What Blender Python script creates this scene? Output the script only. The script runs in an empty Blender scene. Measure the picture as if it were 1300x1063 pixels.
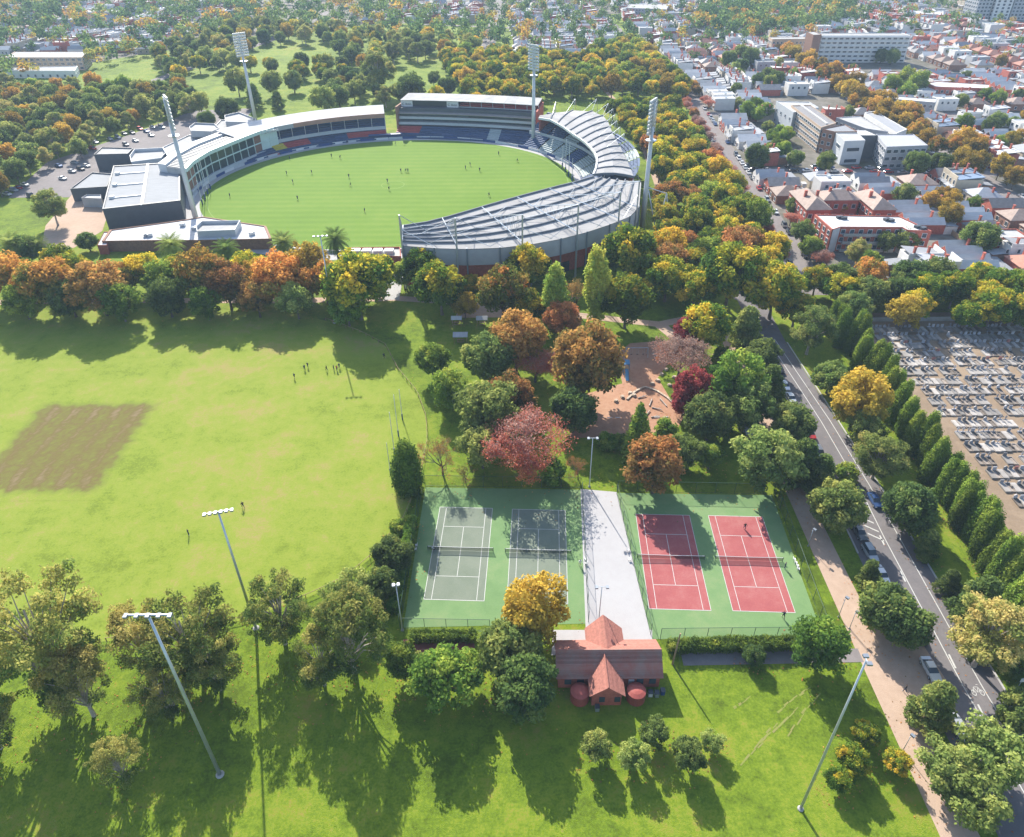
import bpy, math, random
import numpy as np
from math import sin, cos, pi, radians as R

# ------------------------------------------------------------------ camera, world, sun, exposure
scene = bpy.context.scene
COL = scene.collection
CAM_H, CAM_PITCH, CAM_ROLL, FOCAL = 105.56, R(34.186), R(-0.463), 911.45      # metres, radians, pixels at 1300 wide
cam_d = bpy.data.cameras.new('camera')
cam = bpy.data.objects.new('camera', cam_d); COL.objects.link(cam)
cam_d.sensor_fit = 'HORIZONTAL'; cam_d.sensor_width = 36.0
cam_d.lens = 36.0 * FOCAL / 1300.0
cam_d.shift_y = -44.5 / 1300.0
cam_d.clip_start = 1.0; cam_d.clip_end = 12000.0
cam.location = (0, 0, CAM_H)
cam.rotation_mode = 'XYZ'
from mathutils import Matrix, Vector
cam.matrix_world = Matrix.Translation((0, 0, CAM_H)) @ Matrix.Rotation(pi/2 - CAM_PITCH, 4, 'X') @ Matrix.Rotation(CAM_ROLL, 4, 'Z')
scene.camera = cam

SUN_EL, SUN_AZ = R(34.0), R(-18.0)            # azimuth from +Y, negative = towards -X
world = bpy.data.worlds.new('World'); scene.world = world; world.use_nodes = True
wn = world.node_tree.nodes; wl = world.node_tree.links
bg = wn['Background']; sky = wn.new('ShaderNodeTexSky')
sky.sky_type = 'NISHITA'; sky.sun_disc = False
sky.sun_elevation = SUN_EL; sky.sun_rotation = SUN_AZ
sky.air_density = 1.0; sky.dust_density = 1.2; sky.ozone_density = 1.0
wl.new(sky.outputs[0], bg.inputs[0]); bg.inputs[1].default_value = 0.125
sun_d = bpy.data.lights.new('sun', 'SUN'); sun_d.energy = 4.6; sun_d.angle = R(0.5); sun_d.color = (1.0, 0.94, 0.84)
sun = bpy.data.objects.new('sun', sun_d); COL.objects.link(sun)
sdir = Vector((sin(SUN_AZ)*cos(SUN_EL), cos(SUN_AZ)*cos(SUN_EL), sin(SUN_EL)))
sun.rotation_euler = sdir.to_track_quat('Z', 'Y').to_euler()
sun.location = (0, 0, 300)
vs = scene.view_settings
vs.view_transform = 'Standard'; vs.look = 'None'; vs.gamma = 1.0; vs.exposure = 1.32; vs.use_curve_mapping = False
scene.render.engine = 'CYCLES'
cy = scene.cycles
cy.max_bounces = 5; cy.diffuse_bounces = 2; cy.glossy_bounces = 2; cy.transmission_bounces = 3
cy.transparent_max_bounces = 8; cy.volume_bounces = 0; cy.caustics_reflective = False; cy.caustics_refractive = False
cy.use_denoising = True

# ------------------------------------------------------------------ helpers
rnd = random.Random(7)
_c, _s = cos(CAM_ROLL), sin(CAM_ROLL)
_r0 = np.array([1, 0, 0.]); _u0 = np.array([0, sin(CAM_PITCH), cos(CAM_PITCH)])
FW = np.array([0, cos(CAM_PITCH), -sin(CAM_PITCH)]); RT = _r0*_c + _u0*_s; UP = -_r0*_s + _u0*_c
def at(px, py, z=0.0):
    """where the sight line through a photograph pixel meets height z (metres)"""
    d = FW + RT*(px-650)/FOCAL - UP*(py-487)/FOCAL
    t = (z-CAM_H)/d[2]
    return (d[0]*t, d[1]*t, z)
def depth(p): return float(np.dot(np.array(p)-np.array([0, 0, CAM_H]), FW))
def pix(p):
    d = np.array(p, float)-np.array([0, 0, CAM_H]); z = d@FW
    return 650+FOCAL*(d@RT)/z, 487-FOCAL*(d@UP)/z

def tag(o, label=None, cat=None, group=None, kind=None):
    if label: o['label'] = label
    if cat: o['category'] = cat
    if group: o['group'] = group
    if kind: o['kind'] = kind
    return o
def thing(name, label, cat, loc=(0, 0, 0), rz=0.0, group=None, sc=1.0):
    o = bpy.data.objects.new(name, None); COL.objects.link(o)
    o.empty_display_size = 0.5
    o.location = loc; o.rotation_euler = (0, 0, rz); o.scale = (sc, sc, sc) if not isinstance(sc, tuple) else sc
    return tag(o, label, cat, group)
def copy_tree(o, parent=None):
    c = o.copy(); COL.objects.link(c)
    if parent is not None: c.parent = parent
    for ch in o.children: copy_tree(ch, c)
    return c

class MB:
    def __init__(s): s.v = []; s.f = []; s.m = []
    def add(s, vs, fs, m=0):
        b = len(s.v); s.v.extend(vs); s.f.extend([tuple(b+i for i in f) for f in fs]); s.m.extend([m]*len(fs)); return s
    def box(s, x0, x1, y0, y1, z0, z1, m=0):
        return s.add([(x0,y0,z0),(x1,y0,z0),(x1,y1,z0),(x0,y1,z0),(x0,y0,z1),(x1,y0,z1),(x1,y1,z1),(x0,y1,z1)],
            [(0,3,2,1),(4,5,6,7),(0,1,5,4),(1,2,6,5),(2,3,7,6),(3,0,4,7)], m)
    def cbox(s, c, sx, sy, sz, rz=0.0, m=0):
        """box centred in plan at c, standing on c.z"""
        ca, sa = cos(rz), sin(rz); P = []
        for z in (0, sz):
            for (x, y) in ((-sx/2,-sy/2),(sx/2,-sy/2),(sx/2,sy/2),(-sx/2,sy/2)):
                P.append((c[0]+x*ca-y*sa, c[1]+x*sa+y*ca, c[2]+z))
        return s.add(P, [(0,3,2,1),(4,5,6,7),(0,1,5,4),(1,2,6,5),(2,3,7,6),(3,0,4,7)], m)
    def prism(s, poly, z0, z1, m=0):
        n = len(poly)
        a = sum(poly[i][0]*poly[(i+1) % n][1]-poly[(i+1) % n][0]*poly[i][1] for i in range(n))
        if a < 0: poly = poly[::-1]
        Z0 = z0 if hasattr(z0, '__len__') else [z0]*n; Z1 = z1 if hasattr(z1, '__len__') else [z1]*n
        v = [(p[0], p[1], z) for p, z in zip(poly, Z0)]+[(p[0], p[1], z) for p, z in zip(poly, Z1)]
        f = [tuple(range(n-1, -1, -1)), tuple(range(n, 2*n))]+[(i, (i+1) % n, n+(i+1) % n, n+i) for i in range(n)]
        return s.add(v, f, m)
    def slab(s, quad, t, m=0):
        """thick sheet: 3-D polygon quad pushed down by t"""
        n = len(quad)
        a = sum(quad[i][0]*quad[(i+1) % n][1]-quad[(i+1) % n][0]*quad[i][1] for i in range(n))
        if a < 0: quad = quad[::-1]
        v = [(p[0], p[1], p[2]-t) for p in quad]+[tuple(p) for p in quad]
        f = [tuple(range(n-1, -1, -1)), tuple(range(n, 2*n))]+[(i, (i+1) % n, n+(i+1) % n, n+i) for i in range(n)]
        return s.add(v, f, m)
    def sheet(s, poly, z, m=0):
        n = len(poly)
        a = sum(poly[i][0]*poly[(i+1) % n][1]-poly[(i+1) % n][0]*poly[i][1] for i in range(n))
        if a < 0: poly = poly[::-1]
        return s.add([(p[0], p[1], z) for p in poly], [tuple(range(n))], m)
    def tube(s, p, q, r0, r1=None, n=6, m=0, cap=True):
        r1 = r0 if r1 is None else r1
        p = Vector(p); q = Vector(q); d = (q-p)
        if d.length < 1e-6: return s
        d.normalize(); u = d.orthogonal().normalized(); w = d.cross(u)
        v = []
        for c, r in ((p, r0), (q, r1)):
            for i in range(n):
                a = 2*pi*i/n; v.append(tuple(c+u*(r*cos(a))+w*(r*sin(a))))
        f = [(i, (i+1) % n, n+(i+1) % n, n+i) for i in range(n)]
        if cap: f += [tuple(range(n-1, -1, -1)), tuple(range(n, 2*n))]
        return s.add(v, f, m)
    def path(s, pts, r, n=5, m=0):
        for a, b in zip(pts[:-1], pts[1:]): s.tube(a, b, r, r, n, m)
        return s
    def bar(s, p, q, w, h, m=0):
        """rectangular bar from p to q, w wide in plan, h high, top face on the line"""
        p = Vector(p); q = Vector(q); d = (q-p); d.z = 0
        if d.length < 1e-6: return s
        d.normalize(); n = Vector((-d.y, d.x, 0))*(w/2); dz = Vector((0, 0, h))
        v = [p-n-dz, p+n-dz, p+n, p-n, q-n-dz, q+n-dz, q+n, q-n]
        return s.add([tuple(x) for x in v], [(0,1,2,3),(7,6,5,4),(0,4,5,1),(1,5,6,2),(2,6,7,3),(3,7,4,0)], m)
    def lathe(s, c, prof, n=12, m=0):
        v = []; f = []
        for (r, z) in prof:
            for i in range(n): a = 2*pi*i/n; v.append((c[0]+r*cos(a), c[1]+r*sin(a), c[2]+z))
        for k in range(len(prof)-1):
            for i in range(n): f.append((k*n+i, k*n+(i+1) % n, (k+1)*n+(i+1) % n, (k+1)*n+i))
        f.append(tuple(range(n-1, -1, -1))); f.append(tuple((len(prof)-1)*n+i for i in range(n)))
        return s.add(v, f, m)
    def mesh(s, name, mats):
        me = bpy.data.meshes.new(name); me.from_pydata([tuple(map(float, p)) for p in s.v], [], s.f)
        if not isinstance(mats, (list, tuple)): mats = [mats]
        for m in mats: me.materials.append(m)
        if len(mats) > 1: me.polygons.foreach_set('material_index', s.m)
        me.update(); return me
    def build(s, name, mats, parent=None, world=True, smooth=False):
        """one mesh object; vertices in world space unless world=False (then in the parent's space)"""
        if parent is not None and world:
            L = parent.location; a = -parent.rotation_euler.z; ca, sa = cos(a), sin(a); k = parent.scale[0]
            s.v = [(((x-L.x)*ca-(y-L.y)*sa)/k, ((x-L.x)*sa+(y-L.y)*ca)/k, (z-L.z)/k) for x, y, z in s.v]
        me = s.mesh(name, mats)
        if smooth: me.polygons.foreach_set('use_smooth', [True]*len(me.polygons))
        o = bpy.data.objects.new(name, me); COL.objects.link(o)
        if parent is not None: o.parent = parent
        return o
def put(name, me, parent, loc=(0, 0, 0), rz=0.0, sc=(1, 1, 1)):
    o = bpy.data.objects.new(name, me); COL.objects.link(o); o.parent = parent
    o.location = loc; o.rotation_euler = (0, 0, rz); o.scale = sc
    return o

# ------------------------------------------------------------------ materials
def L(r, g, b):
    f = lambda c: (c/255/12.92) if c/255 <= 0.04045 else ((c/255+0.055)/1.055)**2.4
    return (f(r), f(g), f(b), 1.0)
MATS = {}
def mat(name, col, rough=0.7, metal=0.0, var=0.0, scale=1.0, bump=0.0, bscale=None, col2=None, spec=0.3, stretch=None, jitter=0.0):
    """base colour with noise mottling between col and col2, fine bump, per-object value jitter"""
    if name in MATS: return MATS[name]
    m = bpy.data.materials.new(name); m.use_nodes = True; nt = m.node_tree; N = nt.nodes; K = nt.links
    b = N['Principled BSDF']; b.inputs['Roughness'].default_value = rough; b.inputs['Metallic'].default_value = metal
    b.inputs['Specular IOR Level'].default_value = spec
    c = tuple(col)+((1.0,) if len(col) == 3 else ())
    b.inputs['Base Color'].default_value = c
    out = None
    if var or col2 or bump:
        tc = N.new('ShaderNodeTexCoord'); src = tc.outputs['Object']
        if stretch:
            mp = N.new('ShaderNodeMapping'); mp.inputs['Scale'].default_value = stretch; K.new(src, mp.inputs[0]); src = mp.outputs[0]
    if var or col2:
        n = N.new('ShaderNodeTexNoise'); n.inputs['Scale'].default_value = scale; n.inputs['Detail'].default_value = 6; n.inputs['Roughness'].default_value = 0.65
        K.new(src, n.inputs['Vector'])
        rp = N.new('ShaderNodeMapRange'); rp.inputs[1].default_value = 0.3; rp.inputs[2].default_value = 0.7; K.new(n.outputs[0], rp.inputs[0])
        mx = N.new('ShaderNodeMix'); mx.data_type = 'RGBA'; K.new(rp.outputs[0], mx.inputs[0])
        if col2: mx.inputs[6].default_value = c; mx.inputs[7].default_value = tuple(col2)+((1.0,) if len(col2) == 3 else ())
        else: mx.inputs[6].default_value = tuple(x*(1-var) for x in c[:3])+(1,); mx.inputs[7].default_value = tuple(min(1, x*(1+var)) for x in c[:3])+(1,)
        out = mx.outputs[2]
    if jitter:
        oi = N.new('ShaderNodeObjectInfo'); mr = N.new('ShaderNodeMapRange'); mr.inputs[3].default_value = 1-jitter; mr.inputs[4].default_value = 1+jitter
        K.new(oi.outputs['Random'], mr.inputs[0]); hv = N.new('ShaderNodeHueSaturation'); K.new(mr.outputs[0], hv.inputs['Value'])
        if out: K.new(out, hv.inputs['Color'])
        else: hv.inputs['Color'].default_value = c
        out = hv.outputs[0]
    if out: K.new(out, b.inputs['Base Color'])
    if bump:
        n2 = N.new('ShaderNodeTexNoise'); n2.inputs['Scale'].default_value = bscale or scale*6; n2.inputs['Detail'].default_value = 4; K.new(src, n2.inputs['Vector'])
        bp = N.new('ShaderNodeBump'); bp.inputs['Strength'].default_value = bump; bp.inputs['Distance'].default_value = 0.1
        K.new(n2.outputs[0], bp.inputs['Height']); K.new(bp.outputs[0], b.inputs['Normal'])
    MATS[name] = m; return m
def ramp_mat(name, stops, scales, weights, rough=0.9, bump=0.0, bscale=8.0, stripes=None):
    """ground cover: several noises summed, then a colour ramp; optional mown stripes (period m, strength, horizontal axis)"""
    m = bpy.data.materials.new(name); m.use_nodes = True; nt = m.node_tree; N = nt.nodes; K = nt.links
    b = N['Principled BSDF']; b.inputs['Roughness'].default_value = rough; b.inputs['Specular IOR Level'].default_value = 0.1
    g = N.new('ShaderNodeNewGeometry'); tot = None
    for s, w in zip(scales, weights):
        n = N.new('ShaderNodeTexNoise'); n.inputs['Scale'].default_value = s; n.inputs['Detail'].default_value = 5; n.inputs['Roughness'].default_value = 0.6
        K.new(g.outputs['Position'], n.inputs['Vector'])
        mu = N.new('ShaderNodeMath'); mu.operation = 'MULTIPLY_ADD'; K.new(n.outputs[0], mu.inputs[0]); mu.inputs[1].default_value = w
        if tot is None: mu.inputs[2].default_value = 0.5-0.5*sum(weights)
        else: K.new(tot, mu.inputs[2])
        tot = mu.outputs[0]
    if stripes:
        sx = N.new('ShaderNodeSeparateXYZ'); K.new(g.outputs['Position'], sx.inputs[0])
        q = N.new('ShaderNodeMath'); q.operation = 'MULTIPLY'; K.new(sx.outputs[stripes[2]], q.inputs[0]); q.inputs[1].default_value = 2*pi/stripes[0]
        sn = N.new('ShaderNodeMath'); sn.operation = 'SINE'; K.new(q.outputs[0], sn.inputs[0])
        sg = N.new('ShaderNodeMath'); sg.operation = 'MULTIPLY_ADD'; K.new(sn.outputs[0], sg.inputs[0]); sg.inputs[1].default_value = stripes[1]; K.new(tot, sg.inputs[2])
        tot = sg.outputs[0]
    r = N.new('ShaderNodeValToRGB'); K.new(tot, r.inputs[0]); e = r.color_ramp.elements
    e[0].position = stops[0][0]; e[0].color = stops[0][1]+(1,); e[1].position = stops[-1][0]; e[1].color = stops[-1][1]+(1,)
    for p, c in stops[1:-1]: x = e.new(p); x.color = c+(1,)
    K.new(r.outputs[0], b.inputs['Base Color'])
    if bump:
        n2 = N.new('ShaderNodeTexNoise'); n2.inputs['Scale'].default_value = bscale; n2.inputs['Detail'].default_value = 3; K.new(g.outputs['Position'], n2.inputs['Vector'])
        bp = N.new('ShaderNodeBump'); bp.inputs['Strength'].default_value = bump; bp.inputs['Distance'].default_value = 0.25
        K.new(n2.outputs[0], bp.inputs['Height']); K.new(bp.outputs[0], b.inputs['Normal'])
    MATS[name] = m; return m
def veil(name, col, a):
    """fine wire mesh: mostly see-through"""
    m = bpy.data.materials.new(name); m.use_nodes = True; N = m.node_tree.nodes; K = m.node_tree.links
    t = N.new('ShaderNodeBsdfTransparent'); d = N.new('ShaderNodeBsdfDiffuse'); d.inputs[0].default_value = col+(1,)
    x = N.new('ShaderNodeMixShader'); x.inputs[0].default_value = a; K.new(t.outputs[0], x.inputs[1]); K.new(d.outputs[0], x.inputs[2])
    K.new(x.outputs[0], N['Material Output'].inputs[0]); MATS[name] = m; return m

M = MATS
ramp_mat('park_grass', [(0.2, (0.065,0.099,0.008)), (0.45, (0.111,0.171,0.011)), (0.62, (0.157,0.211,0.016)), (0.85, (0.217,0.195,0.037))], [0.02, 0.13, 0.7, 2.6], [1.1, 1.0, 0.8, 0.8], bump=0.5)
ramp_mat('oval_grass', [(0.15, (0.118,0.160,0.015)), (0.4, (0.167,0.220,0.024)), (0.6, (0.192,0.231,0.032)), (0.85, (0.242,0.210,0.064))], [0.022, 0.1, 0.45, 2.2], [1.0, 1.2, 0.8, 0.8], bump=0.3)
ramp_mat('pitch_soil', [(0.2, (0.180,0.158,0.050)), (0.45, (0.209,0.173,0.065)), (0.65, (0.245,0.187,0.094)), (0.85, (0.266,0.223,0.144))], [0.1, 0.5, 2.0], [0.7, 0.5, 0.3])
ramp_mat('stadium_turf', [(0.2, (0.078,0.151,0.011)), (0.5, (0.106,0.188,0.017)), (0.8, (0.151,0.213,0.031))], [0.03, 0.2, 1.0], [0.5, 0.3, 0.2], stripes=(5.2, 0.07, 1))
ramp_mat('suburb_soil', [(0.2, (0.063,0.070,0.035)), (0.45, (0.111,0.104,0.084)), (0.6, (0.167,0.153,0.132)), (0.8, (0.230,0.216,0.195))], [0.05, 0.3], [1.0, 0.6])
ramp_mat('asphalt', [(0.2, (0.100,0.092,0.095)), (0.5, (0.140,0.130,0.132)), (0.8, (0.200,0.181,0.178))], [0.08, 0.6, 4.0], [0.5, 0.4, 0.3])
ramp_mat('old_asphalt', [(0.2, (0.122,0.113,0.113)), (0.5, (0.183,0.165,0.161)), (0.8, (0.261,0.235,0.226))], [0.08, 0.6, 4.0], [0.5, 0.4, 0.3])
ramp_mat('gravel_path', [(0.2, (0.291,0.203,0.146)), (0.5, (0.371,0.271,0.202)), (0.8, (0.444,0.330,0.251))], [0.1, 0.8, 5.0], [0.5, 0.4, 0.3], bump=0.2, bscale=6)
ramp_mat('cemetery_soil', [(0.2, (0.15,0.115,0.08)), (0.45, (0.21,0.155,0.105)), (0.6, (0.26,0.195,0.135)), (0.85, (0.19,0.18,0.075))], [0.06, 0.3, 2.0], [0.7, 0.5, 0.3])
ramp_mat('bark_mulch', [(0.2, (0.233,0.122,0.072)), (0.5, (0.347,0.194,0.122)), (0.8, (0.430,0.276,0.184))], [0.1, 0.8, 3.0], [0.6, 0.4, 0.4], bump=0.3)
ramp_mat('court_green', [(0.2, (0.110,0.192,0.077)), (0.5, (0.137,0.224,0.093)), (0.8, (0.185,0.248,0.113))], [0.05, 0.35, 3.0], [0.9, 0.7, 0.35])
ramp_mat('court_grey', [(0.2, (0.123,0.153,0.107)), (0.5, (0.151,0.178,0.134)), (0.8, (0.181,0.203,0.155))], [0.07, 0.4, 3.0], [0.9, 0.6, 0.35])
ramp_mat('court_red', [(0.2, (0.246,0.064,0.067)), (0.5, (0.300,0.090,0.087)), (0.8, (0.341,0.142,0.131))], [0.07, 0.4, 3.0], [0.9, 0.6, 0.35])
ramp_mat('pale_concrete', [(0.2, (0.311,0.298,0.297)), (0.5, (0.353,0.346,0.346)), (0.8, (0.385,0.385,0.386))], [0.1, 0.7, 4.0], [0.5, 0.4, 0.3])
mat('line_white', (0.42,0.42,0.4), 0.6, var=0.08, scale=2)
mat('white_paint', (0.6,0.6,0.6), 0.5)
mat('galvanised', (0.42,0.46,0.50), 0.4, 0.6, var=0.1, scale=2)
mat('pole_white', (0.5,0.52,0.54), 0.4, var=0.06, scale=1)
mat('dark_steel', (0.06,0.07,0.085), 0.5, 0.3)
mat('green_steel', (0.03,0.07,0.05), 0.6)
mat('grey_steel', (0.22,0.25,0.29), 0.45, 0.4)
mat('concrete', (0.3,0.295,0.28), 0.8, var=0.15, scale=0.6, bump=0.1)
mat('kerb_stone', (0.36,0.35,0.34), 0.8, var=0.15, scale=1)
mat('brick_red', (0.36,0.10,0.07), 0.85, var=0.25, scale=1.5, bump=0.2, jitter=0.2)
mat('brick_brown', (0.24,0.13,0.09), 0.85, var=0.25, scale=1.5, bump=0.2, jitter=0.2)
mat('glass_dark', (0.03,0.045,0.06), 0.12, spec=0.6)
mat('window_glass', (0.05,0.07,0.09), 0.15, spec=0.6, jitter=0.4)
mat('black_net', (0.015,0.02,0.02), 0.8)
mat('rubber', (0.02,0.02,0.02), 0.8)
mat('timber', (0.30,0.20,0.12), 0.8, var=0.25, scale=2)
mat('rust_red', (0.30,0.07,0.055), 0.6, var=0.2, scale=1)
veil('wire_mesh', (0.03,0.045,0.04), 0.14)
veil('net_mesh', (0.02,0.03,0.03), 0.55)
# ------------------------------------------------------------------ the ground, roads and paths
def structure(name, poly, z, m, parent=None):
    o = MB().sheet(poly, z).build(name, m, parent)
    if parent is None: tag(o, kind='structure')
    return o
structure('ground', [(-5000,-600),(5000,-600),(5000,9000),(-5000,9000)], 0.0, M['park_grass'])
def strip(cl, w):
    """polygon of a strip of width w (or list of widths) about a centre line"""
    Lf, Rt = [], []
    for i, p in enumerate(cl):
        a = cl[max(0, i-1)]; b = cl[min(len(cl)-1, i+1)]
        dx, dy = b[0]-a[0], b[1]-a[1]; l = math.hypot(dx, dy); ww = (w[i] if hasattr(w, '__len__') else w)/2
        Lf.append((p[0]-dy/l*ww, p[1]+dx/l*ww)); Rt.append((p[0]+dy/l*ww, p[1]-dx/l*ww))
    return Lf, Rt
def ribbon(name, cl, w, z, m, kind='structure'):
    Lf, Rt = strip(cl, w); mb = MB(); n = len(cl)
    mb.add([(x, y, z) for x, y in Lf]+[(x, y, z) for x, y in Rt], [(i, n+i, n+i+1, i+1) for i in range(n-1)])
    o = mb.build(name, m)
    if kind: tag(o, kind=kind)
    return o
# park oval (drier mown turf) and its worn cricket square
def ell(cx, cy, a, b, rot, n=96, t0=0, t1=2*pi):
    return [(cx+a*cos(t)*cos(rot)-b*sin(t)*sin(rot), cy+a*cos(t)*sin(rot)+b*sin(t)*cos(rot)) for t in (t0+(t1-t0)*i/n for i in range(n+(0 if abs(t1-t0-2*pi) < 1e-6 else 1)))]
OVAL = [(-35.7,174.6),(-30.8,162.3),(-24.3,151.1),(-21.1,140.9),(-19.9,131.7),(-20.2,120.6),(-22.3,106.1),(-27,96.5),(-31.3,90.8),(-37,86.8),(-48.9,81.3),(-70,77.5),(-100,76),(-140,78),(-180,90),(-215,120),(-215,165),(-190,190),(-150,198),(-100,199),(-65,194),(-46,185)]
structure('oval_turf', OVAL, 0.02, M['oval_grass'])
def worn_square():
    """worn turf blending into the grass; wear stored per vertex"""
    rng = np.random.default_rng(4); nx, ny = 64, 72; x0, x1, y0, y1 = -121.0, -87.0, 112.5, 150.5
    X, Y = np.meshgrid(np.linspace(x0, x1, nx+1), np.linspace(y0, y1, ny+1))
    wob = lambda A, f, p: 0.5*np.sin(A*f+p)+0.5*np.sin(A*f*2.3+p*1.7)
    e = np.minimum(np.minimum(X-x0-1.5+0.7*wob(Y, 0.7, 1.0), x1-1.5-X+0.7*wob(Y, 0.9, 2.0)), np.minimum(Y-y0-1.5+0.7*wob(X, 0.8, 0.4), y1-1.5-Y+0.7*wob(X, 0.6, 2.2)))
    base = np.clip(e/2.6, 0, 1)*0.52
    lane = 0.5+0.5*np.sin((X-x0)*2*pi/5.2+0.6*np.sin(Y*0.21)); col = rng.random(nx+1)*0.16
    ends = np.exp(-((Y-144.0)/2.6)**2)+0.8*np.exp(-((Y-120.0)/2.8)**2)
    W_ = base+np.clip(e/3, 0, 1)*((lane**3)*0.16*(0.4+0.6*np.abs(np.sin(Y*0.13+col*20)))+ends*lane**2*0.13*(0.5+rng.random(X.shape)))+0.06*rng.normal(size=X.shape)*np.clip(e/2, 0, 1)
    V = np.stack([X.ravel(), Y.ravel(), np.full(X.size, 0.04)], 1); ii = (np.arange(ny)[:, None]*(nx+1)+np.arange(nx)[None]).ravel()
    me = bpy.data.meshes.new('cricket_square'); me.from_pydata(V.tolist(), [], np.stack([ii, ii+1, ii+nx+2, ii+nx+1], 1).tolist())
    at_ = me.attributes.new('wear', 'FLOAT', 'POINT'); at_.data.foreach_set('value', np.clip(W_, 0, 1).ravel().astype(np.float32))
    m = M['oval_grass'].copy(); m.name = 'worn_turf'; N = m.node_tree.nodes; K = m.node_tree.links; b_ = N['Principled BSDF']; g_ = b_.inputs['Base Color'].links[0].from_socket
    a_ = N.new('ShaderNodeAttribute'); a_.attribute_name = 'wear'; r_ = N.new('ShaderNodeValToRGB'); e_ = r_.color_ramp.elements
    e_[0].position = 0.3; e_[0].color = (0.14,0.17,0.028,1); e_[1].position = 0.95; e_[1].color = (0.20,0.15,0.09,1); q_ = e_.new(0.6); q_.color = (0.125,0.10,0.032,1)
    K.new(a_.outputs['Fac'], r_.inputs[0]); mr = N.new('ShaderNodeMapRange'); mr.inputs[2].default_value = 0.45; K.new(a_.outputs['Fac'], mr.inputs[0])
    mx = N.new('ShaderNodeMix'); mx.data_type = 'RGBA'; K.new(mr.outputs[0], mx.inputs[0]); K.new(g_, mx.inputs[6]); K.new(r_.outputs[0], mx.inputs[7]); K.new(mx.outputs[2], b_.inputs['Base Color'])
    me.materials.append(m); o = bpy.data.objects.new('cricket_square', me); COL.objects.link(o); tag(o, kind='structure')
worn_square()
# roads
structure('suburb_ground', [(96,208),(1500,190),(1500,1700),(125,1700),(116,480),(101,260)], 0.01, M['suburb_soil'])
structure('suburb_ground', [(-1500,640),(-330,600),(-215,760),(-60,820),(120,860),(124,1700),(-1500,1700)], 0.012, M['suburb_soil'])
ribbon('road', [(71.5,20),(71.8,60),(72,80),(73,110),(74,140),(74,175),(75,200),(84,216),(98,222)], [13,13,12.6,11.6,9,8,8.4,9,9], 0.03, M['asphalt'])
ribbon('road', [(97,205),(99.5,232),(102.5,275),(106,340),(109.5,400),(113.5,470),(112,560),(108,640),(103,720),(98,900)], 9.5, 0.034, M['old_asphalt'])
ribbon('road', [(208,240),(209,300),(211,360),(215,430),(216,560),(217,700),(218,950)], 11, 0.034, M['old_asphalt'])
ribbon('road', [(104.5,331),(160,326),(209,322),(420,312)], 8, 0.038, M['old_asphalt'])
ribbon('road', [(110,432),(215,428),(460,420)], 8, 0.038, M['old_asphalt'])
ribbon('road', [(112,540),(216,540),(500,530)], 8, 0.038, M['old_asphalt'])
ribbon('road', [(70,204),(97,207),(220,202),(420,196)], 6, 0.026, M['old_asphalt'])
ribbon('road', [(345,220),(350,420),(360,800)], 10, 0.034, M['old_asphalt'])
ribbon('road', [(-20,560),(-20,640),(-14,800),(-5,1100)], 13, 0.03, M['old_asphalt'])
ribbon('road', [(112,600),(60,700),(20,760),(-100,800)], 8, 0.036, M['old_asphalt'])
ribbon('road', [(-270,300),(-265,420),(-245,560),(-215,700),(-200,900)], 9, 0.03, M['old_asphalt'])
# car park west of the stadium
structure('car_park', [(-215,300),(-185,300),(-158,330),(-150,400),(-155,455),(-190,450),(-205,400),(-225,350)], 0.028, M['old_asphalt'])
structure('forecourt', [(-182,268),(-172,246),(-160,246),(-157,262),(-170,300),(-190,306)], 0.04, M['gravel_path'])
# paths
ribbon('path', [(60,30),(60.1,70),(60.2,90),(60.4,112),(61.2,130),(61.8,150),(62,175),(60,200),(58,230),(62,262),(66,330),(70,420),(60,520)], [5.5,5.2,4.8,4.4,4.2,4,4,3.4,3,3,3,3,3], 0.03, M['gravel_path'])
ribbon('path', [(28,73.2),(44,73.4),(59,73.6)], 2.6, 0.034, M['old_asphalt'])
ribbon('path', [(-200,203),(-120,204),(-70,203),(-36,204),(-10,200),(20,192),(44,186),(60,192)], 3.4, 0.03, M['gravel_path'])
ribbon('path', [(-38,203),(-39,224)], 5, 0.035, M['pale_concrete'])
ribbon('path', [(44,186),(48,176),(40,168)], 4, 0.034, M['gravel_path'])
structure('gravel_apron', [(58,82),(69,80),(70,68),(66,62),(58,62)], 0.037, M['gravel_path'])
structure('picnic_paving', [(-16,200),(-1,200),(0,191),(-17,191)], 0.04, M['gravel_path'])
# kerbs beside the near road
for pts in ([(78.1,20),(78.3,60),(78.5,80),(79,110),(78.8,140),(78.3,175)], [(66.6,96),(67.2,110),(69.2,140),(69.8,175)]):
    k = MB()
    for a, b in zip(pts[:-1], pts[1:]): k.bar((a[0],a[1],0.14),(b[0],b[1],0.14), 0.3, 0.14)
    tag(k.build('kerb', M['kerb_stone']), kind='structure')
# painted road lines
mb = MB()
for off in (0.0, 3.0):
    cl = [(71.9+off,20),(72.1+off,68),(72.6+off,80),(73.4+off,100),(74.4+off*0.8,115),(74.6+off*0.75,138),(74.0+off*0.7,156),(73.2+off*0.7,177)]
    Lf, Rt = strip(cl, 0.17); n = len(cl)
    mb.add([(x, y, 0.046) for x, y in Lf]+[(x, y, 0.046) for x, y in Rt], [(i, n+i, n+i+1, i+1) for i in range(n-1)])
for y in range(26, 112, 9): mb.sheet([(72.4,y),(72.7,y),(72.9,y+2.6),(72.6,y+2.6)], 0.047)
for k in range(6): mb.sheet([(70.6,101+k*2.4),(73.0,99+k*2.4),(73.0,99.4+k*2.4),(70.6,101.4+k*2.4)], 0.047)
tag(mb.build('road_marking', M['line_white']), kind='structure')
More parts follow.
